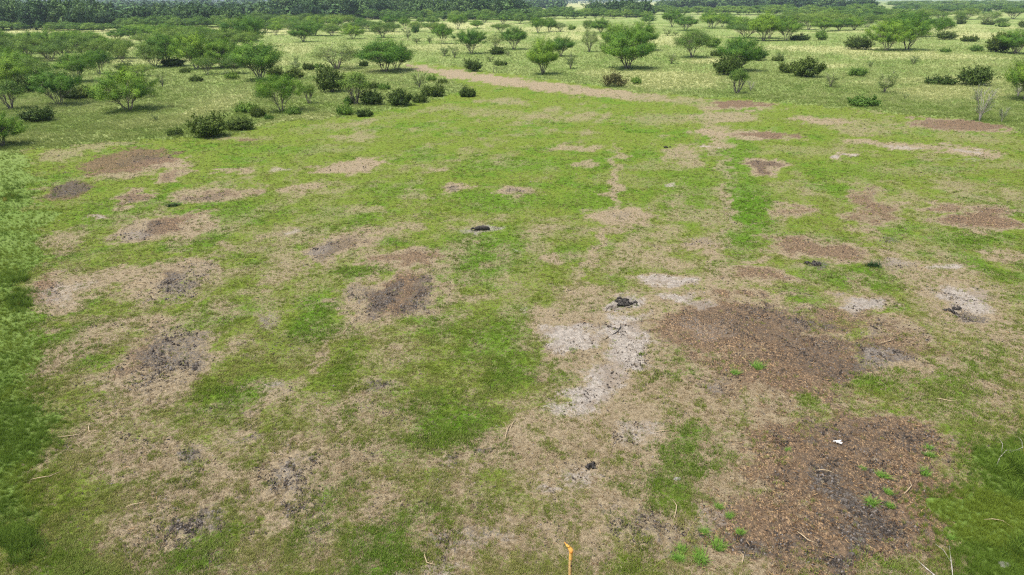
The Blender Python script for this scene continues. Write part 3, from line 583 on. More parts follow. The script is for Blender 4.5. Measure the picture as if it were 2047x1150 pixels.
 ('B',300,607,458,250,'large dark shrub standing in the pale grass, right of centre'),
 ('B',145,572,492,130,'smaller dark shrub leaning on the left of the large one'),
 ('S',490,692,568,135,'small grey sapling right below the large dark shrub'),
 ('H',705,602,535,120,'light green round shrub in the open grass on the right'),
 ('S',915,745,568,190,'tall thin twiggy sapling in the open grass on the right'),
 ('S',1080,792,735,60,'tiny sapling right of the tall twiggy one'),
 ('L',745,845,780,240,'dark low spreading shrub at the right clearing edge'),
 ('B',1600,682,548,225,'dome-shaped dark shrub on pale grass near the right edge'),
 ('L',1350,672,618,245,'low dark shrub trailing left from the dome-shaped one'),
 ('D',1670,967,690,230,'pale nearly leafless tree at the clearing edge on the right'),
 ('D',1845,977,850,110,'small grey leafless sapling beside the pale nearly leafless tree'),
 ('R',2035,800,440,300,'green mesquite cut by the right edge of the photo'),
 ('D',1975,772,600,150,'bare grey tree leaning out left of the right-edge mesquite'),
 ('B',1810,415,262,180,'dark shrub at the left of the thicket by the right edge'),
 ('R',1960,425,232,260,'dark green thicket tree at the right edge, above the pale grass'),
 ('M',1375,280,130,145,'small two-tiered mesquite right of the wide umbrella pair'),
 ('B',1405,317,256,135,'olive dark shrub at the foot of the two-tiered mesquite'),
 ('L',1600,332,294,125,'flat dark shrub right of the two-tiered mesquite'),
 ('L',1400,417,390,80,'small low shrub below the two-tiered mesquite'),
 ('H',1655,412,370,95,'small green shrub left of the right-edge thicket'),
 ('N',1515,188,98,95,'slim mesquite with a dark shrub at its foot, far right'),
 ('L',1530,193,160,75,'dark shrub at the foot of the slim far-right mesquite'),
 ('G',1710,190,90,115,'pale mesquite with a crooked trunk, far right'),
 ('L',1735,196,168,95,'dark low shrub under the crooked pale mesquite'),
 ('N',1840,205,140,95,'pale small mesquite at the far right'),
 ('L',1855,210,180,105,'dark low shrub under the pale small mesquite at the far right'),
 ('R',435,250,140,170,'left dark-bottomed mesquite of the far clump on the right'),
 ('R',560,245,148,150,'middle mesquite of the far clump on the right'),
 ('R',680,242,135,150,'right mesquite of the far clump on the right'),
 ('N',320,235,112,170,'pale mesquite left behind the far clump on the right'),
 ('K',480,175,60,190,'bright rounded tree top above the far clump on the right'),
 ('L',75,478,445,105,'low dark shrub left of the large dark shrub on the right'),
 ('S',1150,505,450,75,'faint sapling below the wide umbrella pair'),
 ('S',805,525,478,55,'tiny faint sapling below the round dark shrub'),
 ('B',2010,215,160,70,'dark shrub cut by the right edge, far off'),
 ('N',30,190,110,120,'green tree left of the pale-trunked mesquite, far off'),
 ])]
for x0, rows in CROPS:
    for k, bx, by, ty, w, lab in rows:
        plant(k, x0 + bx / K4, by / K4, ty / K4, w / K4, lab)

# far bands: rows of (kind, x from, x to, step, foot y, top y, width px, label, group)
BANDS = [
 ('N',0,240,34,118,72,56,'olive mesquite in the crowded stand at the left edge'),
 ('M',10,235,46,98,62,50,'green mesquite at the back of the crowded stand at the left edge'),
 ('R',-10,60,30,150,104,60,'dull green leafy mesquite low in the crowded stand at the left edge'),
 ('N',330,500,32,100,58,56,'olive mesquite filling the back of the crowded left clump'),
 ('M',270,520,36,80,52,44,'green mesquite between the left clump and the oak wood'),
 ('N',530,900,42,64,42,38,'mesquite behind the front row of the light green band'),
 ('M',1380,1560,36,58,32,42,'green mesquite in front of the top right belt'),
 ('N',1570,1790,40,52,24,46,'olive mesquite in the thick far stand above the hedge-like shrub'),
 ('N',1800,2060,44,40,18,40,'olive mesquite below the upper right belt'),
 ('N',515,745,33,55,30,44,'mesquite in the unbroken light green band below the dark oaks'),
 ('M',520,740,39,58,36,36,'mesquite at the front of the unbroken light green band'),
 ('O',-20,190,24,58,2,48,'dark oak in the tall wood at the upper left corner'),
 ('O',-10,200,26,50,-3,44,'dark oak at the back of the tall wood at the upper left corner'),
 ('K',-10,235,21,61.5,44,34,'dense low tree at the foot of the tall oak wood, upper left'),
 ('O',205,480,30,54,18,40,'lower dark oak in the wood right of the tall upper left block'),
 ('K',240,480,24,56,33,34,'mid green tree at the foot of the lower oaks, left'),
 ('O',295,345,24,48,8,46,'dark oak standing out above the lower oaks on the left'),
 ('O',385,430,22,48,8,48,'wide dark oak standing out above the lower oaks on the left'),
 ('O',455,560,24,42,10,40,'dark oak behind the light green band'),
 ('O',570,1040,25,38,-4,50,'dark tall oak in the wood along the top middle'),
 ('O',560,1030,33,33,-8,50,'dark oak at the back of the wood along the top middle'),
 ('K',745,1030,23,41,19,34,'mid green tree at the foot of the dark oaks, top middle'),
 ('K',1015,1180,19,38,20,32,'dense green tree in the thick low row right of the oaks'),
 ('K',1030,1150,24,32,13,32,'green tree at the back of the thick low row right of the oaks'),
 ('O',1035,1110,18,16,2,30,'far dark oak against the pale distant field'),
 ('O',1195,1290,22,34,1,42,'dark oak in the grey-green group right of the pale distant field'),
 ('K',1170,1310,20,38,19,30,'green tree at the front of the grey-green group, top right centre'),
 ('K',1310,1560,21,30,12,36,'rounded green tree in the belt along the top right'),
 ('O',1325,1560,27,20,-4,44,'dark oak in the belt along the top right'),
 ('O',1560,1750,24,22,-5,44,'near-black oak at the top right'),
 ('K',1545,1760,22,32,10,38,'light green tree in front of the near-black oaks'),
 ('K',1700,1850,23,38,18,36,'light green tree behind the umbrella pair, top right'),
 ('K',1800,2060,21,22,8,40,'rounded light green tree in the upper right belt'),
 ('K',1790,2060,23,14,1,38,'far green tree at the very top right'),
 ('K',1860,1960,22,26,13,30,'small green tree below the upper right belt'),
]
for k, xa, xb, st, by, ty, w, lab in BANDS:
    x = xa
    while x < xb:
        dy = prng.uniform(-1, 1) * (2.0 if by > 30 else 1.0); sc = prng.uniform(.8, 1.2)
        plant(k, x + prng.uniform(-.3, .3) * st, by + dy, ty + dy + (by - ty) * (1 - sc) * .6, w * sc * 1.1, lab, group=lab.replace(' in the', 's in the', 1) if False else 'far trees: ' + lab)
        x += st

# small scattered pale saplings and weeds in the pasture, read off loosely
for (bx, by, ty, w) in [(1228,62,50,16),(980,122,108,20),(1015,112,100,18),(890,70,58,16),(1640,75,62,20),(1560,118,104,18),(1750,60,46,22),(1900,75,60,22),(1990,95,80,20),(1830,122,108,18),(455,155,140,22),(590,140,122,26),(655,118,106,14)]:
    plant('S', bx, by, ty, w, 'small thin sapling scattered among the larger mesquites', group='scattered small saplings')

# ------------------------------------------------------------------ ground: one sheet, finely divided where it is near
ys = [-400., -150., -60., -25., -8., 0., 4., 7.]
r = 9.0
while r < 160:
    ys.append(r); r += max(.035, r * r / 8190. * 1.5 + .0)
while r < 9000:
    ys.append(r); r *= 1.05
ys = np.array(ys)
ss = np.concatenate([[-300, -60, -15, -6, -3, -2, -1.5, -1.2], np.linspace(-1.05, 1.05, 900), [1.2, 1.5, 2, 3, 6, 15, 60, 300]])
YY, SS = np.meshgrid(ys, ss, indexing='ij')
WW = np.hypot(np.maximum(YY, 9.0), 6.) * .80
XX = SS * WW
X = XX.ravel(); Y = YY.ravel()
mk, mown = masks(X, Y)
dist = np.hypot(X, Y); near = np.clip(1 - (dist - 60) / 100, 0, 1)
Z = ((fbm(X, Y, .35, 3, 71) - .5) * .16 + (fbm(X, Y, 2.2, 3, 72) - .5) * .07 + (fbm(X, Y, 7, 2, 73) - .5) * (.04 + .12 * mk['c'] + .05 * mk['b'] + .04 * mk['s'])) * near
Z += (fbm(X, Y, .02, 3, 74) - .5) * 1.0 * np.clip((dist - 40) / 100, 0, 1) * np.clip((1200 - dist) / 800, 0, 1)
Z = Z * np.clip(dist / 12, 0, 1)
nr, nc = YY.shape
idx = np.arange(nr * nc).reshape(nr, nc)
F = np.stack([idx[:-1, :-1], idx[:-1, 1:], idx[1:, 1:], idx[1:, :-1]], -1).reshape(-1, 4)
gm = mesh_np('ground', np.stack([X, Y, Z], 1), F, smooth=True)
def put(me, name, cols):
    a = me.attributes.new(name, 'FLOAT_COLOR', 'POINT'); a.data.foreach_set('color', np.stack(cols, 1).astype(np.float32).ravel())
one = np.ones_like(mown)
put(gm, 'cover', [mk['d'], mk['b'], mk['c'], one]); put(gm, 'cover2', [mk['s'], mk['g'], mk['p'], one]); put(gm, 'cover3', [mown, one * 0, one * 0, one])
ground = bpy.data.objects.new('ground', gm); COL.objects.link(ground); ground['kind'] = 'structure'

m, nt, o = new_mat('pasture_ground'); k = N(nt)
tc = nt.nodes.new('ShaderNodeTexCoord'); co = tc.outputs['Object']
def attr(nm):
    a = nt.nodes.new('ShaderNodeAttribute'); a.attribute_name = nm; return k.sep(a.outputs['Color'])
c1 = attr('cover'); c2 = attr('cover2'); c3 = attr('cover3')
nf = k.noise(co, 18, 5, .7); nm_ = k.noise(co, 4.5, 5, .65); nl = k.noise(co, .7, 4, .6); nx = k.noise(co, 55, 3, .7); nb = k.noise(co, 9, 4, .75, .6)
mp = nt.nodes.new('ShaderNodeMapping'); mp.inputs['Scale'].default_value = (1, .35, 1); mp.inputs['Rotation'].default_value = (0, 0, .5); nt.links.new(co, mp.inputs[0])
ns = k.noise(mp.outputs[0], 30, 4, .75)
def thr(mask, noise, amp=.9, a=.42, b=.58): return k.step(k.math('ADD', mask, k.math('MULTIPLY', k.math('SUBTRACT', noise, .5), amp)), a, b)
# mown sward: yellow-green to green, brown thatch between
green = k.mix(k.step(nm_, .35, .65), (.085, .130, .014), (.160, .200, .034))
green = k.mix(k.step(nl, .3, .7), green, (.130, .185, .024))
green = k.mix(c2[1], green, (.075, .170, .010))
green = k.mix(k.math('MULTIPLY', k.step(nf, .56, .72), .75), green, (.20, .19, .075))
green = k.mix(k.math('MULTIPLY', k.step(ns, .40, .28), .8), green, (.030, .055, .008))
straw = k.mix(k.step(nx, .35, .65), (.17, .130, .085), (.36, .29, .20))
straw = k.mix(k.step(nb, .56, .66), straw, (.115, .085, .055))
mixn = k.math('ADD', k.math('MULTIPLY', nb, .6), k.math('MULTIPLY', nf, .4))
col = k.mix(k.math('MULTIPLY', thr(c1[0], mixn, 1.9, .20, .68), .93), green, straw)
# chips of mulch: random toned small shreds
v = k.vor(mp.outputs[0], 42); vs = k.sep(v.outputs['Color'])
mul = k.mix(k.step(vs[0], .2, .9), (.062, .040, .026), (.215, .145, .090))
mul = k.mix(k.step(vs[1], .86, .93), mul, (.42, .28, .15))
mul = k.mix(k.step(nb, .48, .62), mul, (.050, .038, .030))
mul = k.mix(k.math('MULTIPLY', k.step(c1[2], .05, .7), .55), mul, (.045, .034, .026))
mul = k.mix(k.math('MULTIPLY', k.step(nl, .45, .6), .4), mul, (.15, .105, .068))
col = k.mix(k.math('MULTIPLY', thr(c1[1], mixn, 1.7, .20, .66), .90), col, mul)
# bare grey-beige sand with black crumbs
sand = k.mix(k.step(nm_, .35, .65), (.25, .222, .19), (.38, .345, .30))
sand = k.mix(k.step(ns, .54, .66), sand, (.13, .105, .085))
sand = k.mix(k.math('MULTIPLY', k.step(nl, .5, .62), .6), sand, (.19, .15, .11))
col = k.mix(k.math('MULTIPLY', thr(c2[0], k.math('ADD', k.math('MULTIPLY', ns, .4), k.math('MULTIPLY', mixn, .6)), 2.7, .18, .82), .94), col, sand)
# charcoal and ash
ch = k.mix(k.step(nb, .44, .56), (.018, .016, .014), (.10, .090, .080))
ch = k.mix(k.step(nf, .50, .66), ch, (.22, .20, .18))
chm = thr(c1[2], k.math('ADD', k.math('MULTIPLY', nb, .55), k.math('MULTIPLY', ns, .45)), 4.2, .34, 1.0)
col = k.mix(k.math('MULTIPLY', chm, .95), col, ch)
crumb = k.math('MULTIPLY', k.step(nb, .62, .68), k.math('MAXIMUM', c2[0], k.math('MULTIPLY', c1[0], .8)))
col = k.mix(k.math('MULTIPLY', crumb, .8), col, (.040, .034, .032))
# unmown pasture
past = k.mix(k.step(nm_, .35, .65), (.14, .19, .05), (.24, .285, .105))
past = k.mix(k.step(nl, .35, .7), past, (.18, .24, .07))
past = k.mix(k.math('MULTIPLY', c2[1], .8), past, (.095, .17, .026))
pale = k.mix(k.step(nf, .35, .65), (.27, .29, .11), (.43, .42, .21))
past = k.mix(k.math('MULTIPLY', thr(c2[2], mixn, .8, .3, .8), .85), past, pale)
col = k.mix(c3[0], past, col)
h = k.math('ADD', k.math('MULTIPLY', nf, .5), k.math('MULTIPLY', nb, .9))
nt.links.new(k.bsdf(col, .95, .08, k.bump(h, .09, 1.0)), o.inputs[0])
gm.materials.append(m)

# ------------------------------------------------------------------ grass, straw, chips and crumbs: uncountable stuff, instanced on the ground
def gz(x, y):
    near = np.clip(1 - (np.hypot(x, y) - 60) / 100, 0, 1); d = np.hypot(x, y)
    z = ((fbm(x, y, .35, 3, 71) - .5) * .16 + (fbm(x, y, 2.2, 3, 72) - .5) * .07) * near
    z += (fbm(x, y, .02, 3, 74) - .5) * 1.0 * np.clip((d - 40) / 100, 0, 1) * np.clip((1200 - d) / 800, 0, 1)
    return z * np.clip(d / 12, 0, 1)
for o_ in list(COL.objects):
    if o_.parent is None and o_.type == 'EMPTY':
        o_.location.z = float(gz(np.array([o_.location.x]), np.array([o_.location.y]))[0]) - .03
rg = np.random.RandomState(3)
def blades(n, spread, h0, h1, wid, bend, seed, flatness=0.0):
    g = np.random.RandomState(seed); a = g.rand(n) * 6.283; r = spread * np.sqrt(g.rand(n)) 
    bx, by = r * np.cos(a), r * np.sin(a); h = h0 + (h1 - h0) * g.rand(n); b = g.rand(n) * 6.283; lean = bend * (.3 + g.rand(n)) * h
    h = h * (1 - flatness * g.rand(n))
    px, py = -np.sin(b) * wid / 2, np.cos(b) * wid / 2; lx, ly = np.cos(b) * lean, np.sin(b) * lean; z0 = np.full(n, -.01)
    V = np.stack([np.stack([bx - px, by - py, z0], 1), np.stack([bx + px, by + py, z0], 1),
                  np.stack([bx + lx * .35 + px * .8, by + ly * .35 + py * .8, h * .6], 1), np.stack([bx + lx * .35 - px * .8, by + ly * .35 - py * .8, h * .6], 1),
                  np.stack([bx + lx, by + ly, h], 1)], 1).reshape(-1, 3)
    F = []
    for i in range(n):
        q = i * 5; F += [(q, q + 1, q + 2), (q, q + 2, q + 3), (q + 3, q + 2, q + 4)]
    return V, np.array(F)
def tint_mat(name, transl=.3):
    m, nt, o = new_mat(name); k = N(nt)
    a = nt.nodes.new('ShaderNodeAttribute'); a.attribute_type = 'INSTANCER'; a.attribute_name = 'tint'
    b = k.bsdf(a.outputs['Color'], .7, .15)
    t = nt.nodes.new('ShaderNodeBsdfTranslucent'); nt.links.new(a.outputs['Color'], t.inputs[0])
    mx = nt.nodes.new('ShaderNodeMixShader'); mx.inputs[0].default_value = transl
    nt.links.new(b, mx.inputs[1]); nt.links.new(t.outputs[0], mx.inputs[2]); nt.links.new(mx.outputs[0], o.inputs[0]); return m
GM = tint_mat('grass_blades'); DM = tint_mat('dry_bits', 0.0)
def scatter(name, label, cat, protos, x, y, scl, tint, tilt=.0, zoff=0.0, stretch=None):
    """one object: points with tint/scale/turn attributes, one of the source meshes instanced on each"""
    n = len(x)
    z = gz(x, y) + zoff
    me = bpy.data.meshes.new(name); me.vertices.add(n); me.vertices.foreach_set('co', np.stack([x, y, z], 1).astype(np.float32).ravel())
    a = me.attributes.new('tint', 'FLOAT_COLOR', 'POINT'); a.data.foreach_set('color', np.concatenate([tint, np.ones((n, 1))], 1).astype(np.float32).ravel())
    s3 = np.stack([scl, scl, scl if stretch is None else scl * stretch], 1)
    a = me.attributes.new('scl', 'FLOAT_VECTOR', 'POINT'); a.data.foreach_set('vector', s3.astype(np.float32).ravel())
    rot = np.stack([(rg.rand(n) - .5) * tilt, (rg.rand(n) - .5) * tilt, rg.rand(n) * 6.283], 1)
    a = me.attributes.new('turn', 'FLOAT_VECTOR', 'POINT'); a.data.foreach_set('vector', rot.astype(np.float32).ravel())
    a = me.attributes.new('pick', 'INT', 'POINT'); a.data.foreach_set('value', rg.randint(0, len(protos), n).astype(np.int32))
    ob = bpy.data.objects.new(name, me); COL.objects.link(ob)
    ob['kind'] = 'stuff'; ob['label'] = label; ob['category'] = cat
    c = bpy.data.collections.new('source_' + name)
    for i, pm in enumerate(protos):
        so = bpy.data.objects.new('%s_source' % name, pm); c.objects.link(so)
    ng = bpy.data.node_groups.new(name, 'GeometryNodeTree')
    ng.interface.new_socket('Geometry', in_out='INPUT', socket_type='NodeSocketGeometry'); ng.interface.new_socket('Geometry', in_out='OUTPUT', socket_type='NodeSocketGeometry')
    gi = ng.nodes.new('NodeGroupInput'); go = ng.nodes.new('NodeGroupOutput')
    iop = ng.nodes.new('GeometryNodeInstanceOnPoints'); ci = ng.nodes.new('GeometryNodeCollectionInfo')
    ci.inputs['Collection'].default_value = c; ci.inputs['Separate Children'].default_value = True; ci.inputs['Reset Children'].default_value = True
    def na(nm, dt):
        q = ng.nodes.new('GeometryNodeInputNamedAttribute'); q.data_type = dt; q.inputs['Name'].default_value = nm
        return [s for s in q.outputs if s.enabled and s.name == 'Attribute'][0]
    e2r = ng.nodes.new('FunctionNodeEulerToRotation')
    L = ng.links.new
    L(gi.outputs[0], iop.inputs['Points']); L(ci.outputs[0], iop.inputs['Instance']); iop.inputs['Pick Instance'].default_value = True
    L(na('pick', 'INT'), iop.inputs['Instance Index']); L(na('turn', 'FLOAT_VECTOR'), e2r.inputs[0]); L(e2r.outputs[0], iop.inputs['Rotation'])
    L(na('scl', 'FLOAT_VECTOR'), iop.inputs['Scale']); L(iop.outputs[0], go.inputs[0])
    md = ob.modifiers.new('scatter', 'NODES'); md.node_group = ng
    return ob
def screen_points(n, v0, v1, pad=140):
    u = rg.uniform(-pad, 2047 + pad, n); v = rg.uniform(v0, v1, n); return at(u, v)
def lerp(a, b, t): return a * (1 - t[:, None]) + np.array(b) * t[:, None]

# mown turf
x, y = screen_points(420000, 120, 1270)
x = x + rg.normal(size=len(x)) * .05
q, mw = masks(x + rg.normal(size=len(x)) * .22, y + rg.normal(size=len(x)) * .22); rnd = rg.rand(len(x)); j = fbm(x, y, 7, 3, 81)
bare = np.maximum(np.maximum(q['b'], q['c']), q['s'])
keep = (mw > .5) & (rnd > bare * 1.08 + (j - .5) * .9) & (y < 110)
x, y = x[keep], y[keep]; q = {a: b[keep] for a, b in q.items()}; bare = bare[keep]
r1 = rg.rand(len(x)); r2 = rg.rand(len(x)); j = fbm(x, y, 1.7, 3, 82)
t = np.tile(np.array([.152, .192, .030]), (len(x), 1)); t = lerp(t, (.225, .230, .068), sstep(.35, .65, j)); t = lerp(t, (.092, .175, .015), q['g'] * .85)
dry = (r1 < (q['d'] * 1.05 + (fbm(x, y, 2.4, 3, 83) - .5) * 1.6) * .98) | (r2 < .12)
t[dry] = lerp(np.tile(np.array([.25, .19, .10]), (dry.sum(), 1)), (.44, .365, .245), rg.rand(dry.sum()))
t *= (.75 + .5 * rg.rand(len(x)))[:, None]
dd = np.hypot(x, y); sc = (.55 + .5 * rg.rand(len(x))) * (1 + .35 * q['g']) * (.85 + dd / 120) * (.55 + .9 * fbm(x, y, 1.1, 3, 84)); sc[dry] *= .7
kp = ~(dry & (rg.rand(len(x)) < .35)); x, y, sc, t = x[kp], y[kp], sc[kp], t[kp]
turf = [mesh_np('turf_tuft', *blades(16, .07, .03, .075, .009, .9, 200 + i), GM) for i in range(4)]
scatter('mown_grass', 'short mown green and straw coloured grass of the clearing', 'grass', turf, x, y, sc, t, .2)

# uncut pasture grass, taller
x, y = screen_points(330000, 24, 1270, 260)
x2, y2 = screen_points(200000, 24, 300, 200); x = np.concatenate([x, x2]); y = np.concatenate([y, y2])
q, mw = masks(x + rg.normal(size=len(x)) * .4, y + rg.normal(size=len(x)) * (.3 + .008 * y))
keep = (mw < .5) & (y < 420); x, y = x[keep], y[keep]; q = {a: b[keep] for a, b in q.items()}
n = len(x); r1 = rg.rand(n); j = fbm(x, y, .9, 3, 91)
t = np.tile(np.array([.185, .245, .062]), (n, 1)); t = lerp(t, (.275, .315, .115), sstep(.4, .65, j)); t = lerp(t, (.115, .205, .034), q['g'] * .7)
pw_ = np.clip(q['p'] * (.35 + 1.2 * fbm(x, y, .6, 3, 94)) + rg.normal(size=n) * .13 * (q['p'] > .1) * (1 - .7 * sstep(35, 90, np.hypot(x, y))), 0, 1); pl = pw_ > .5; t = t * (1 - pw_[:, None]) + lerp(np.tile(np.array([.27, .31, .11]), (n, 1)), (.43, .44, .20), .5 + (rg.rand(n) - .5) * (1 - .75 * sstep(35, 90, np.hypot(x, y)))) * pw_[:, None]
leftlush = sstep(105, 48, np.hypot(x, y)) * (1 - .6 * q['p']); t = lerp(t, (.13, .185, .020), leftlush * .5 * (j > .42)); t = lerp(t, (.135, .190, .020), leftlush * .92); t = lerp(t, (.07, .14, .016), leftlush * .6 * sstep(.5, .62, fbm(x, y, .45, 3, 97)))
fr_ = sstep(35, 90, np.hypot(x, y)); t *= (1 + (.44 - .30 * fr_) * (rg.rand(n) - .5))[:, None]
dd = np.hypot(x, y); sc = (.45 + .45 * rg.rand(n)) * (.85 + np.minimum(dd, 260) / 650) * (1 - .5 * leftlush) * (.55 + .7 * fbm(x, y, .8, 3, 92)); sc[pl] *= 1.05
tall = [mesh_np('grass_tuft', *blades(26, .17, .18, .48, .014, .7, 300 + i), GM) for i in range(4)]
scatter('pasture_grass', 'uncut green and pale seeding grass around the clearing', 'grass', tall, x, y, sc, t, .2)

# dark weedy growth in the uncut strip along the left edge
wx, wy = [], []
for (cx, cy, rx, ry, n) in [(28,388,48,14,500),(32,585,44,46,900),(30,1085,60,50,420),(2035,950,80,80,420),(2040,1090,60,60,200),(40,760,40,120,160)]:
    a = rg.rand(n) * 6.283; r = np.abs(rg.normal(size=n)) * .6; u = cx + rx * r * np.cos(a); v_ = cy + ry * r * np.sin(a); X_, Y_ = at(u, v_); wx.append(X_); wy.append(Y_)
x = np.concatenate(wx); y = np.concatenate(wy); kp = fbm(x, y, .9, 3, 96) + rg.normal(size=len(x)) * .05 > .49; x, y = x[kp], y[kp]; n = len(x)
t = lerp(np.tile(np.array([.055, .105, .014]), (n, 1)), (.15, .23, .030), rg.rand(n)); t[rg.rand(n) < .015] = (.30, .24, .04)
scatter('tall_weeds', 'taller dark green weeds in the uncut strips beside the clearing', 'weeds', tall, x, y, (.30 + .45 * rg.rand(n)) * (.3 + 1.3 * fbm(x, y, 1.0, 3, 93)), t, .9)

# pale wood chips on the mulch and crumbs of charcoal and soil
def chip(seed, l, w, h, bend):
    g = np.random.RandomState(seed); T = Tubes(); T.add([(-l / 2, 0, h), (0, bend * l, h * 1.6), (l / 2, 0, h)], [w * .5, w * .6, w * .25], 4); return T.mesh('chip', DM)
chips = [chip(i, .09 + .05 * i % .1, .012, .012, .06 * (i - 2)) for i in range(5)]
x, y = screen_points(330000, 190, 1270); q, mw = masks(x, y)
pr = (q['b'] * .75 + q['d'] * .10) * (1 - .6 * q['c']); keep = (rg.rand(len(x)) < pr) & (mw > .5) & (y < 90); x, y = x[keep], y[keep]; q = {a: b[keep] for a, b in q.items()}; n = len(x)
t = lerp(np.tile(np.array([.10, .055, .026]), (n, 1)), (.42, .28, .14), rg.rand(n) ** 2.6)
scatter('wood_chips', 'brown and tan shredded wood chips spread over the mulched patches', 'wood chips', chips, x, y, (.20 + rg.rand(n) ** 5 * 1.0) * (.85 + np.hypot(x, y) / 80), t, .6)
def lump(seed):
    g = np.random.RandomState(seed); V = []; F = []
    for i in range(5):
        a = i * 1.257; V.append((math.cos(a) * .04 * (.7 + .6 * g.rand()), math.sin(a) * .04 * (.7 + .6 * g.rand()), -.01))
    for i in range(5):
        a = i * 1.257 + .3; V.append((math.cos(a) * .03 * (.6 + .7 * g.rand()), math.sin(a) * .03 * (.6 + .7 * g.rand()), .022 + .02 * g.rand()))
    V.append((0, 0, .045))
    for i in range(5):
        j_ = (i + 1) % 5; F += [(i, j_, 5 + i), (j_, 5 + j_, 5 + i), (5 + i, 5 + j_, 10)]
    return mesh_np('crumb', V, F, DM)
lumps = [lump(i) for i in range(4)]
x, y = screen_points(800000, 230, 1270); q, mw = masks(x, y); j = fbm((x + .5 * y) * 1.5, (y - .5 * x) * .55, 1.7, 3, 95)
pr = (q['c'] * 1.3 * sstep(.44, .56, j) + q['s'] * .22 * sstep(.45, .62, j) + q['d'] * .26 * sstep(.48, .66, j) + q['b'] * .10 * sstep(.5, .6, j)); keep = (rg.rand(len(x)) < pr) & (mw > .5) & (y < 80); x, y = x[keep], y[keep]; n = len(x); cs_ = 1 + .25 * sstep(.35, .8, q['c'][keep])
t = np.array([.032, .027, .023]) * (.5 + 1.6 * rg.rand(n))[:, None]; gry = rg.rand(n) < .10; t[gry] = (.15, .135, .125)
scatter('charcoal_crumbs', 'black crumbs of charcoal and dug soil on the burnt and bare patches', 'charcoal', lumps, x, y, (.14 + rg.rand(n) ** 3.5 * .75) * (.7 + np.hypot(x, y) / 60) * cs_, t, .8, -.008)

# ------------------------------------------------------------------ countable small things
def solid_mat(name, c1, c2=None, scale=30, rough=.8):
    m, nt, o = new_mat(name); k = N(nt); tc = nt.nodes.new('ShaderNodeTexCoord')
    n = k.noise(tc.outputs['Object'], scale, 4); nt.links.new(k.bsdf(k.mix(k.step(n, .35, .65), c1, c2 or c1), rough, .2, k.bump(n, .01)), o.inputs[0]); return m
M['stake'] = solid_mat('orange_painted_wood', (.72, .33, .05), (.85, .50, .14), 14)
M['stake_raw'] = solid_mat('weathered_wood', (.42, .26, .09), (.58, .40, .18), 20)
M['tape'] = solid_mat('orange_tape', (.80, .27, .05), (.90, .42, .12), 8, .5)
M['nail'] = solid_mat('dark_hole', (.02, .015, .012), None)
M['stick'] = solid_mat('pale_stick', (.30, .23, .14), (.46, .37, .24), 25)
M['stick_dark'] = solid_mat('dark_stick', (.055, .04, .03), (.12, .085, .06), 25)
M['char'] = solid_mat('charred_wood', (.012, .011, .010), (.06, .054, .048), 12)
M['litter'] = solid_mat('white_scrap', (.62, .62, .60), (.80, .80, .78), 6, .6)
M['stone'] = solid_mat('grey_stone', (.17, .165, .15), (.26, .25, .23), 6)
M['post'] = solid_mat('old_post', (.10, .085, .065), (.20, .17, .13), 20)
def link(nm, me, parent=None, loc=None, rz=0.0, label=None, cat=None, group=None):
    o = bpy.data.objects.new(nm, me); COL.objects.link(o)
    if parent: o.parent = parent
    if loc is not None: o.location = loc
    o.rotation_euler = (0, 0, rz)
    if label: o['label'] = label
    if cat: o['category'] = cat
    if group: o['group'] = group
    return o
def spot(px, py, dz=0.0):
    X_, Y_ = at(px, py); return (float(X_), float(Y_), float(gz(np.array([X_]), np.array([Y_]))[0]) + dz)

# orange survey stake at the bottom edge: the tip is at pixel (1124,1082) and it runs out of the frame below.
# It stands 0.9 m high, so its foot is below the bottom of the picture.
def at_h(px, py, z):
    d = ray(px, py); t = (z - CAM_H) / d[2]; return np.array([d[0] * t, d[1] * t, z])
HT = 1.45
tip = at_h(1124, 1082, HT); base = np.array([tip[0] + .19, tip[1] - .02, 0.0])
root = link('survey_stake', None, None, (base[0], base[1], -.03), 0, 'thin orange wooden stake with a bent tip, standing upright at the bottom edge', 'stake')
T = Tubes(); T.add([(0, 0, -.1), (.004, 0, .5), (-.004, 0, .95), (.0, 0, 1.02)], [.042, .040, .040, .036], 4); link('post', T.mesh('post', M['stake_raw']), root)
T = Tubes(); T.add([(.0, 0, 1.015), (.002, 0, 1.2), (.006, 0, 1.235), (.0, 0, 1.26), (-.035, 0, 1.31), (-.05, 0, 1.345)], [.044, .043, .053, .052, .040, .036], 6)
T.add([(-.05, 0, 1.345), (-.085, 0, 1.37), (-.10, 0, 1.40), (-.115, 0, 1.415)], [.030, .030, .024, .018], 5)
T.add([(-.112, 0, 1.412), (-.135, 0, 1.455), (-.15, 0, 1.48)], [.017, .012, .006], 5); link('painted_tip', T.mesh('painted_tip', M['stake']), root)
T = Tubes(); T.add([(-.006, -.04, 1.205), (.012, -.046, 1.24), (.0, -.046, 1.262)], [.016, .024, .010], 5); link('tape_knot', T.mesh('tape_knot', M['tape']), root)
T = Tubes(); T.add([(.0, -.036, .845), (.016, -.046, .86), (.028, -.036, .872)], [.012, .020, .010], 5); link('wire_tie', T.mesh('wire_tie', M['nail']), root)

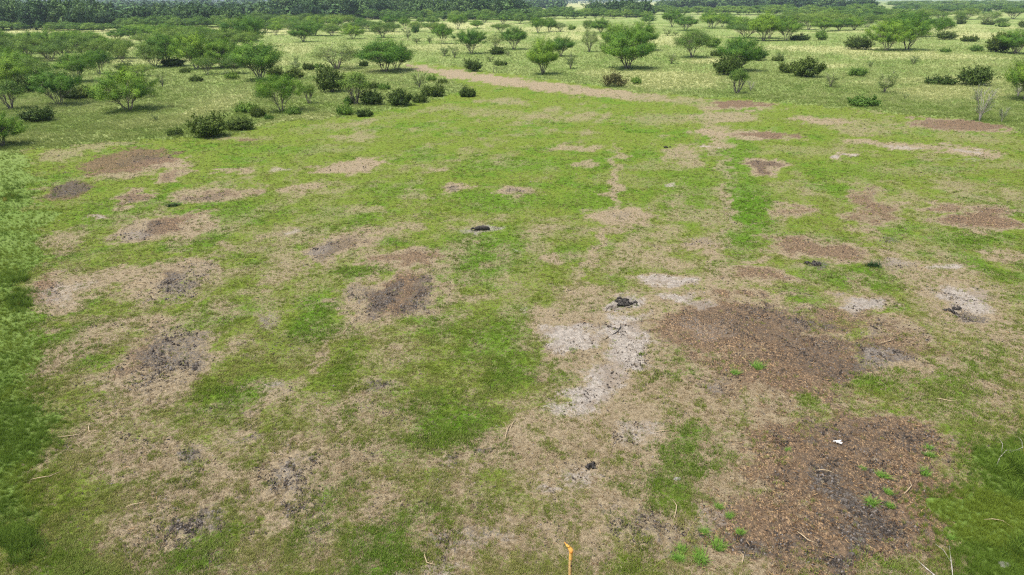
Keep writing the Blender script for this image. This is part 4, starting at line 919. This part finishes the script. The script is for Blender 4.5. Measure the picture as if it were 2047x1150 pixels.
# charred log and black heaps
def heap(seed, n, L, W, H, mat):
    g = np.random.RandomState(seed); T = Tubes()
    for i in range(n):
        cx, cy = g.normal() * L * .22, g.normal() * W * .22; a = g.rand() * 6.28; l = (.12 + .22 * g.rand()) * L; z = H * (.15 + .5 * g.rand())
        T.add([(cx - l / 2 * math.cos(a), cy - l / 2 * math.sin(a), z * .6), (cx, cy, z), (cx + l / 2 * math.cos(a), cy + l / 2 * math.sin(a), z * (.3 + .6 * g.rand()))], [H * .16, H * .24, H * .1], 5)
    return T.mesh('heap', mat)
T = Tubes(); T.add([(-.75, .05, .10), (-.35, 0, .17), (.2, .03, .18), (.7, -.02, .13), (.85, 0, .1)], [.10, .16, .17, .14, .05], 8)
r0 = link('charred_log', None, None, spot(963, 460), .03, 'black charred log lying on a bare patch in the middle of the clearing', 'log')
link('log', T.mesh('log', M['char']), r0)
T = Tubes(); T.add([(-1.15, .1, .05), (-.9, .16, .14), (-.7, .02, .1)], [.05, .09, .04], 6); link('broken_end', T.mesh('broken_end', M['char']), r0); r0.scale = (.55, .7, .85)
link('charred_heap', heap(1, 22, 1.0, .8, .28, M['char']), None, spot(1244, 610), .3, 'heap of black charred wood on the pale sand beside the lush strip', 'charred wood')
link('charred_stump', heap(2, 14, .9, .4, .2, M['char']), None, spot(1632, 529), 0, 'small black charred clump alone in green grass on the right', 'charred wood')
link('charred_root', heap(3, 12, .9, .35, .2, M['char']), None, spot(1903, 621), .2, 'black charred root at the foot of a grey ash patch on the right', 'charred wood')
link('charred_stump', heap(4, 10, .8, .35, .2, M['char']), None, spot(1332, 296), .2, 'tiny black stump in the far part of the clearing', 'charred wood')
link('charred_stump', heap(5, 8, .45, .3, .2, M['char']), None, spot(1181, 936), .2, 'small round black lump on pale bare soil near the bottom', 'charred wood')
T = Tubes()
for a, b in [((0,0,.03),(.35,.5,.07)), ((.35,.5,.07),(.52,1.2,.04)), ((.35,.5,.06),(-.1,.75,.04)), ((-.9,-1.0,.03),(0,0,.04))]:
    T.add([a, ((a[0]+b[0])/2+.05, (a[1]+b[1])/2, .07), b], [.03, .022, .012], 4)
link('charred_branch', T.mesh('charred_branch', M['char']), None, spot(1228, 668), 0, 'forked black burnt branch along the top of the big sand patch', 'branch').scale = (.7, .7, .5)

# sticks
STK = [(1774,682,.9,.5,'pale','straight pale stick on the tan patch at the right'),(1330,864,.6,.2,'pale','thin pale stick on bare soil left of the big mulch patch'),(1018,862,.9,1.3,'pale','curved pale stick on straw grass in the lower middle'),
 (1026,850,.5,1.2,'pale','short pale stick just above the curved one'),(1890,800,.7,-.3,'pale','pale bent stick on green grass right of the big mulch patch'),(1570,884,1.0,0,'dark','dark brown branch lying on the left of the big mulch patch'),
 (1650,944,.45,-.3,'pale','short tan stick in the centre of the big mulch patch'),(1812,975,.7,.9,'pale','thin tan stick on the right of the big mulch patch'),(1612,1078,.5,-.9,'pale','tan stick low in the big mulch patch'),(1480,1118,.4,1.4,'pale','short tan stick left of the lowest mulch'),
 (1840,932,1.0,.7,'dark','long dark twig near the right rim of the mulch'),(1810,800,.5,.6,'dark','short dark twig above the mulch on the right'),(1636,370,.8,-.6,'pale','curved pale stick on green grass in the far right of the clearing'),(1608,421,1.1,-.3,'pale','wavy pale stick beside a small mulch patch on the right'),
 (145,865,.9,.6,'pale','pale twig at the lower left in green grass'),(190,855,.8,-.7,'pale','pale bent twig right of another in the lower left'),(91,952,.7,.5,'pale','short straw coloured twig in lush grass at the left'),(275,1012,.5,.4,'pale','small pale twig on dry straw at the lower left'),
 (1346,1019,.7,1.4,'pale','curved pale twig above the weed tufts'),(860,1118,.5,-.9,'pale','small curved pale twig near the bottom middle'),(290,570,.7,0,'pale','thin pale twig on the brown patch at the left'),(690,660,.5,1.5,'pale','thin pale stick in green grass left of the middle'),
 (1900,1128,1.2,1.1,'grey','grey dead twig at the lower right by the mulch'),(1870,1140,.8,-.8,'grey','forked grey twig at the bottom right'),(2022,920,1.6,.5,'grey','long grey dead branch in lush grass at the right edge'),(2030,893,1.3,.6,'grey','thin grey branch above the long one at the right edge'),(1995,1050,.6,-.5,'pale','straw coloured stick in lush green at the lower right')]
mats = {'pale': M['stick'], 'dark': M['stick_dark'], 'grey': M['bark_pale']}
for i, (px, py, l, a, kd, lab) in enumerate(STK):
    g = np.random.RandomState(i + 40); T = Tubes(); bn = g.normal() * .16
    T.add([(-l / 2, 0, .03), (-l * .2, bn * l * .6, .06), (l * .15, bn * l, .05), (l / 2, 0, .03)], [.007, .013, .012, .004], 5)
    if l > .75: T.add([(0, bn * l, .05), (l * .25, bn * l + .12 * l, .09), (l * .4, bn * l + .25 * l, .06)], [.008, .006, .003], 4)
    link('branch' if kd != 'pale' else 'stick', T.mesh('stick', mats[kd]), None, spot(px, py), a, lab, 'branch' if kd != 'pale' else 'stick')

# white scrap with three ragged lobes
V = []; F = []
g = np.random.RandomState(9)
ring = [(-.20,.12),(-.10,.17),(-.02,.08),(.12,.09),(.2,.05),(.1,.0),(.02,-.03),(.13,-.16),(.06,-.2),(-.03,-.07),(-.12,-.04),(-.09,.04)]
for z in (.03, .055):
    for (a, b) in ring: V.append((a, b, z + g.rand() * .05))
nn = len(ring)
me = bpy.data.meshes.new('scrap'); me.from_pydata(V, [], [tuple(range(nn))[::-1], tuple(range(nn, 2 * nn))] + [(i, (i + 1) % nn, nn + (i + 1) % nn, nn + i) for i in range(nn)]); me.materials.append(M['litter'])
s_ = link('paper_scrap', me, None, spot(1675, 886, .05), .2, 'crumpled white scrap lying on the brown mulch', 'litter'); s_.scale = (.62, .5, .8)
def stone(seed):
    g = np.random.RandomState(seed); import bmesh
    bm = bmesh.new(); bmesh.ops.create_icosphere(bm, subdivisions=3, radius=.3)
    ph = g.rand(3) * 6
    for v in bm.verts:
        c = v.co; f = 1 + .12 * math.sin(c.x * 14 + ph[0]) + .1 * math.sin(c.y * 17 + ph[1]) + .07 * math.sin(c.z * 21 + c.x * 9 + ph[2]); v.co = Vector((c.x * f, c.y * f * .7, c.z * f * .45))
    me = bpy.data.meshes.new('stone'); bm.to_mesh(me); bm.free(); me.materials.append(M['stone']); return me
link('stone', stone(1), None, spot(2008, 1131), .2, 'flat grey stone in the lush grass at the lower right corner', 'stone').scale = (.6, .5, .5)
s_ = link('stone', stone(2), None, spot(1354, 957), .2, 'small pale stone in green grass left of the big mulch patch', 'stone'); s_.scale = (.35, .35, .35)
# two old posts beyond the path
T = Tubes(); T.add([(0, 0, -.1), (0.02, 0, .5), (0, 0, 1.0)], [.06, .055, .05], 6); pm = T.mesh('post', M['post'])
link('fence_post', pm, None, spot(987, 144), 0, 'short dark wooden post beyond the path, left of two', 'post', 'wooden posts beyond the path')
link('fence_post', pm, None, spot(991.5, 144), 0, 'short dark wooden post beyond the path, right of two', 'post', 'wooden posts beyond the path')

# bright weed tufts growing out of the bare soil
WM = solid_mat('weed_leaf', (.06, .14, .012), (.13, .24, .03), 9, .7); WD = solid_mat('dark_weed_leaf', (.010, .035, .008), (.03, .07, .015), 9, .7)
def weed(seed, dark=False):
    V, F = blades(150, .16, .06, .24, .012, 1.3, seed); return mesh_np('weed', V, F, WD if dark else WM)
wms = [weed(500), weed(501), weed(502)]; wd = weed(503, True)
WEEDS = [(1436,1097,1.15,'brightest green weed tuft on the soil near the bottom'),(1400,1121,1.1,'green weed tuft below left of the brightest one'),(1741,1007,1.0,'yellow-green weed tuft in the mulch beside the charcoal'),(1765,951,.9,'loose green weed tuft in the middle of the mulch'),
 (1776,986,.6,'small green tuft in the mulch between two larger ones'),(1780,1012,.6,'small green tuft right of the charcoal'),(1856,896,.7,'small green tuft at the right rim of the mulch, highest of three'),(1857,911,.75,'small green tuft at the right rim of the mulch, middle of three'),
 (1849,946,.8,'green tuft at the right rim of the mulch, lowest of three'),(1574,901,.5,'tiny green tuft on the left part of the mulch'),(1458,1035,.7,'green tuft on grey soil above the brightest one'),(1408,1067,.7,'green tuft among grey soil at the left of the brightest one'),
 (1362,1102,.8,'green tuft at the lower centre right on grey soil'),(1480,1066,.6,'pale green tuft left of the mulch'),(1355,1122,.8,'low green tuft near the bottom edge on grey soil'),(1437,1015,.6,'pale green tuft at the lower edge of the green patch'),(1725,935,.5,'tiny pale tuft in the mulch, upper middle'),(1900,1078,.6,'small pale green tuft low at the right rim of the mulch'),(1470,746,.9,'yellow-green weed on the tan patch'),(1515,735,1.2,'taller yellow-green weed on the brown patch')]
for i, (px, py, s, lab) in enumerate(WEEDS):
    o = link('weed_tuft', wms[i % 3], None, spot(px, py), i * 1.3, lab, 'weed', 'green weed tufts on bare soil'); o.scale = (s * (.8 + .35 * (i * 37 % 10) / 10), s * (.8 + .35 * (i * 53 % 10) / 10), s * .7)
for (px, py, s, lab) in [(1745,532,1.5,'dark green weed clump in the clearing on the right, below the long mulch strip'),(342,414,1.2,'dark blue-green weed clump in the clearing on the left'),(352,412,1.0,'smaller dark weed beside the blue-green clump on the left')]:
    o = link('dark_weed', wd, None, spot(px, py), 0, lab, 'weed'); o.scale = (s * 1.5, s, s)

# ------------------------------------------------------------------ far woods fading to blue, then the haze itself
def far_woods(name, label, rows, seed):
    g = np.random.RandomState(seed); C = []; NV = []
    for (a0, a1, dist_, hgt, dens) in rows:       # azimuth range (deg), distance, height, canopy count
        for i in range(dens):
            a = math.radians(g.uniform(a0, a1)); d = dist_ * g.uniform(.92, 1.12); s = hgt * g.uniform(.5, .8); n = 70
            v = g.normal(size=(n, 3)); v /= np.linalg.norm(v, axis=1, keepdims=True); v[:, 2] = np.abs(v[:, 2])
            C.append(np.array([d * math.sin(a), d * math.cos(a), 0]) + v * np.array([s * .9, s * .9, hgt * g.uniform(.7, 1.1)]) * (.8 + .25 * g.rand(n, 1))); NV.append(v + [0, 0, .2])
    C = np.concatenate(C); n = len(C)
    V, F, A = leaves(C, g.normal(size=(n, 3)), np.full(n, 4.2), np.full(n, 3.2), g.rand(n), g, np.concatenate(NV))
    V[:, 2] = np.maximum(V[:, 2], -.2)
    o = bpy.data.objects.new(name, mesh_np(name, V, F, M['oakleaf'], A)); COL.objects.link(o); o['kind'] = 'stuff'; o['label'] = label; o['category'] = 'woods'
far_woods('distant_woods', 'far off woods fading to blue along the horizon', [(-40, -9, 560, 9, 150), (-42, 0, 760, 10, 240), (-45, 4, 1100, 13, 260), (-45, 5, 1700, 18, 260), (-45, 10, 2600, 26, 240), (6, 45, 1500, 5, 24), (16, 45, 800, 5, 40)], 4)

bm_ = bpy.data.meshes.new('haze')
a, b0, b1, z0, z1 = 3600, -60, 5000, -2.0, 34.0
bm_.from_pydata([(x_, y_, z_) for z_ in (z0, z1) for y_ in (b0, b1) for x_ in (-a, a)], [], [(0,2,3,1),(4,5,7,6),(0,1,5,4),(2,6,7,3),(0,4,6,2),(1,3,7,5)])
hz = bpy.data.objects.new('haze', bm_); COL.objects.link(hz); hz['kind'] = 'stuff'; hz['label'] = 'thin blue summer haze over the far pasture and woods'; hz['category'] = 'haze'
m, nt, o = new_mat('haze_air'); pv = nt.nodes.new('ShaderNodeVolumePrincipled'); pv.inputs['Color'].default_value = (.72, .88, 1, 1); pv.inputs['Density'].default_value = .00014; pv.inputs['Anisotropy'].default_value = .2
nt.links.new(pv.outputs[0], o.inputs['Volume']); bm_.materials.append(m)
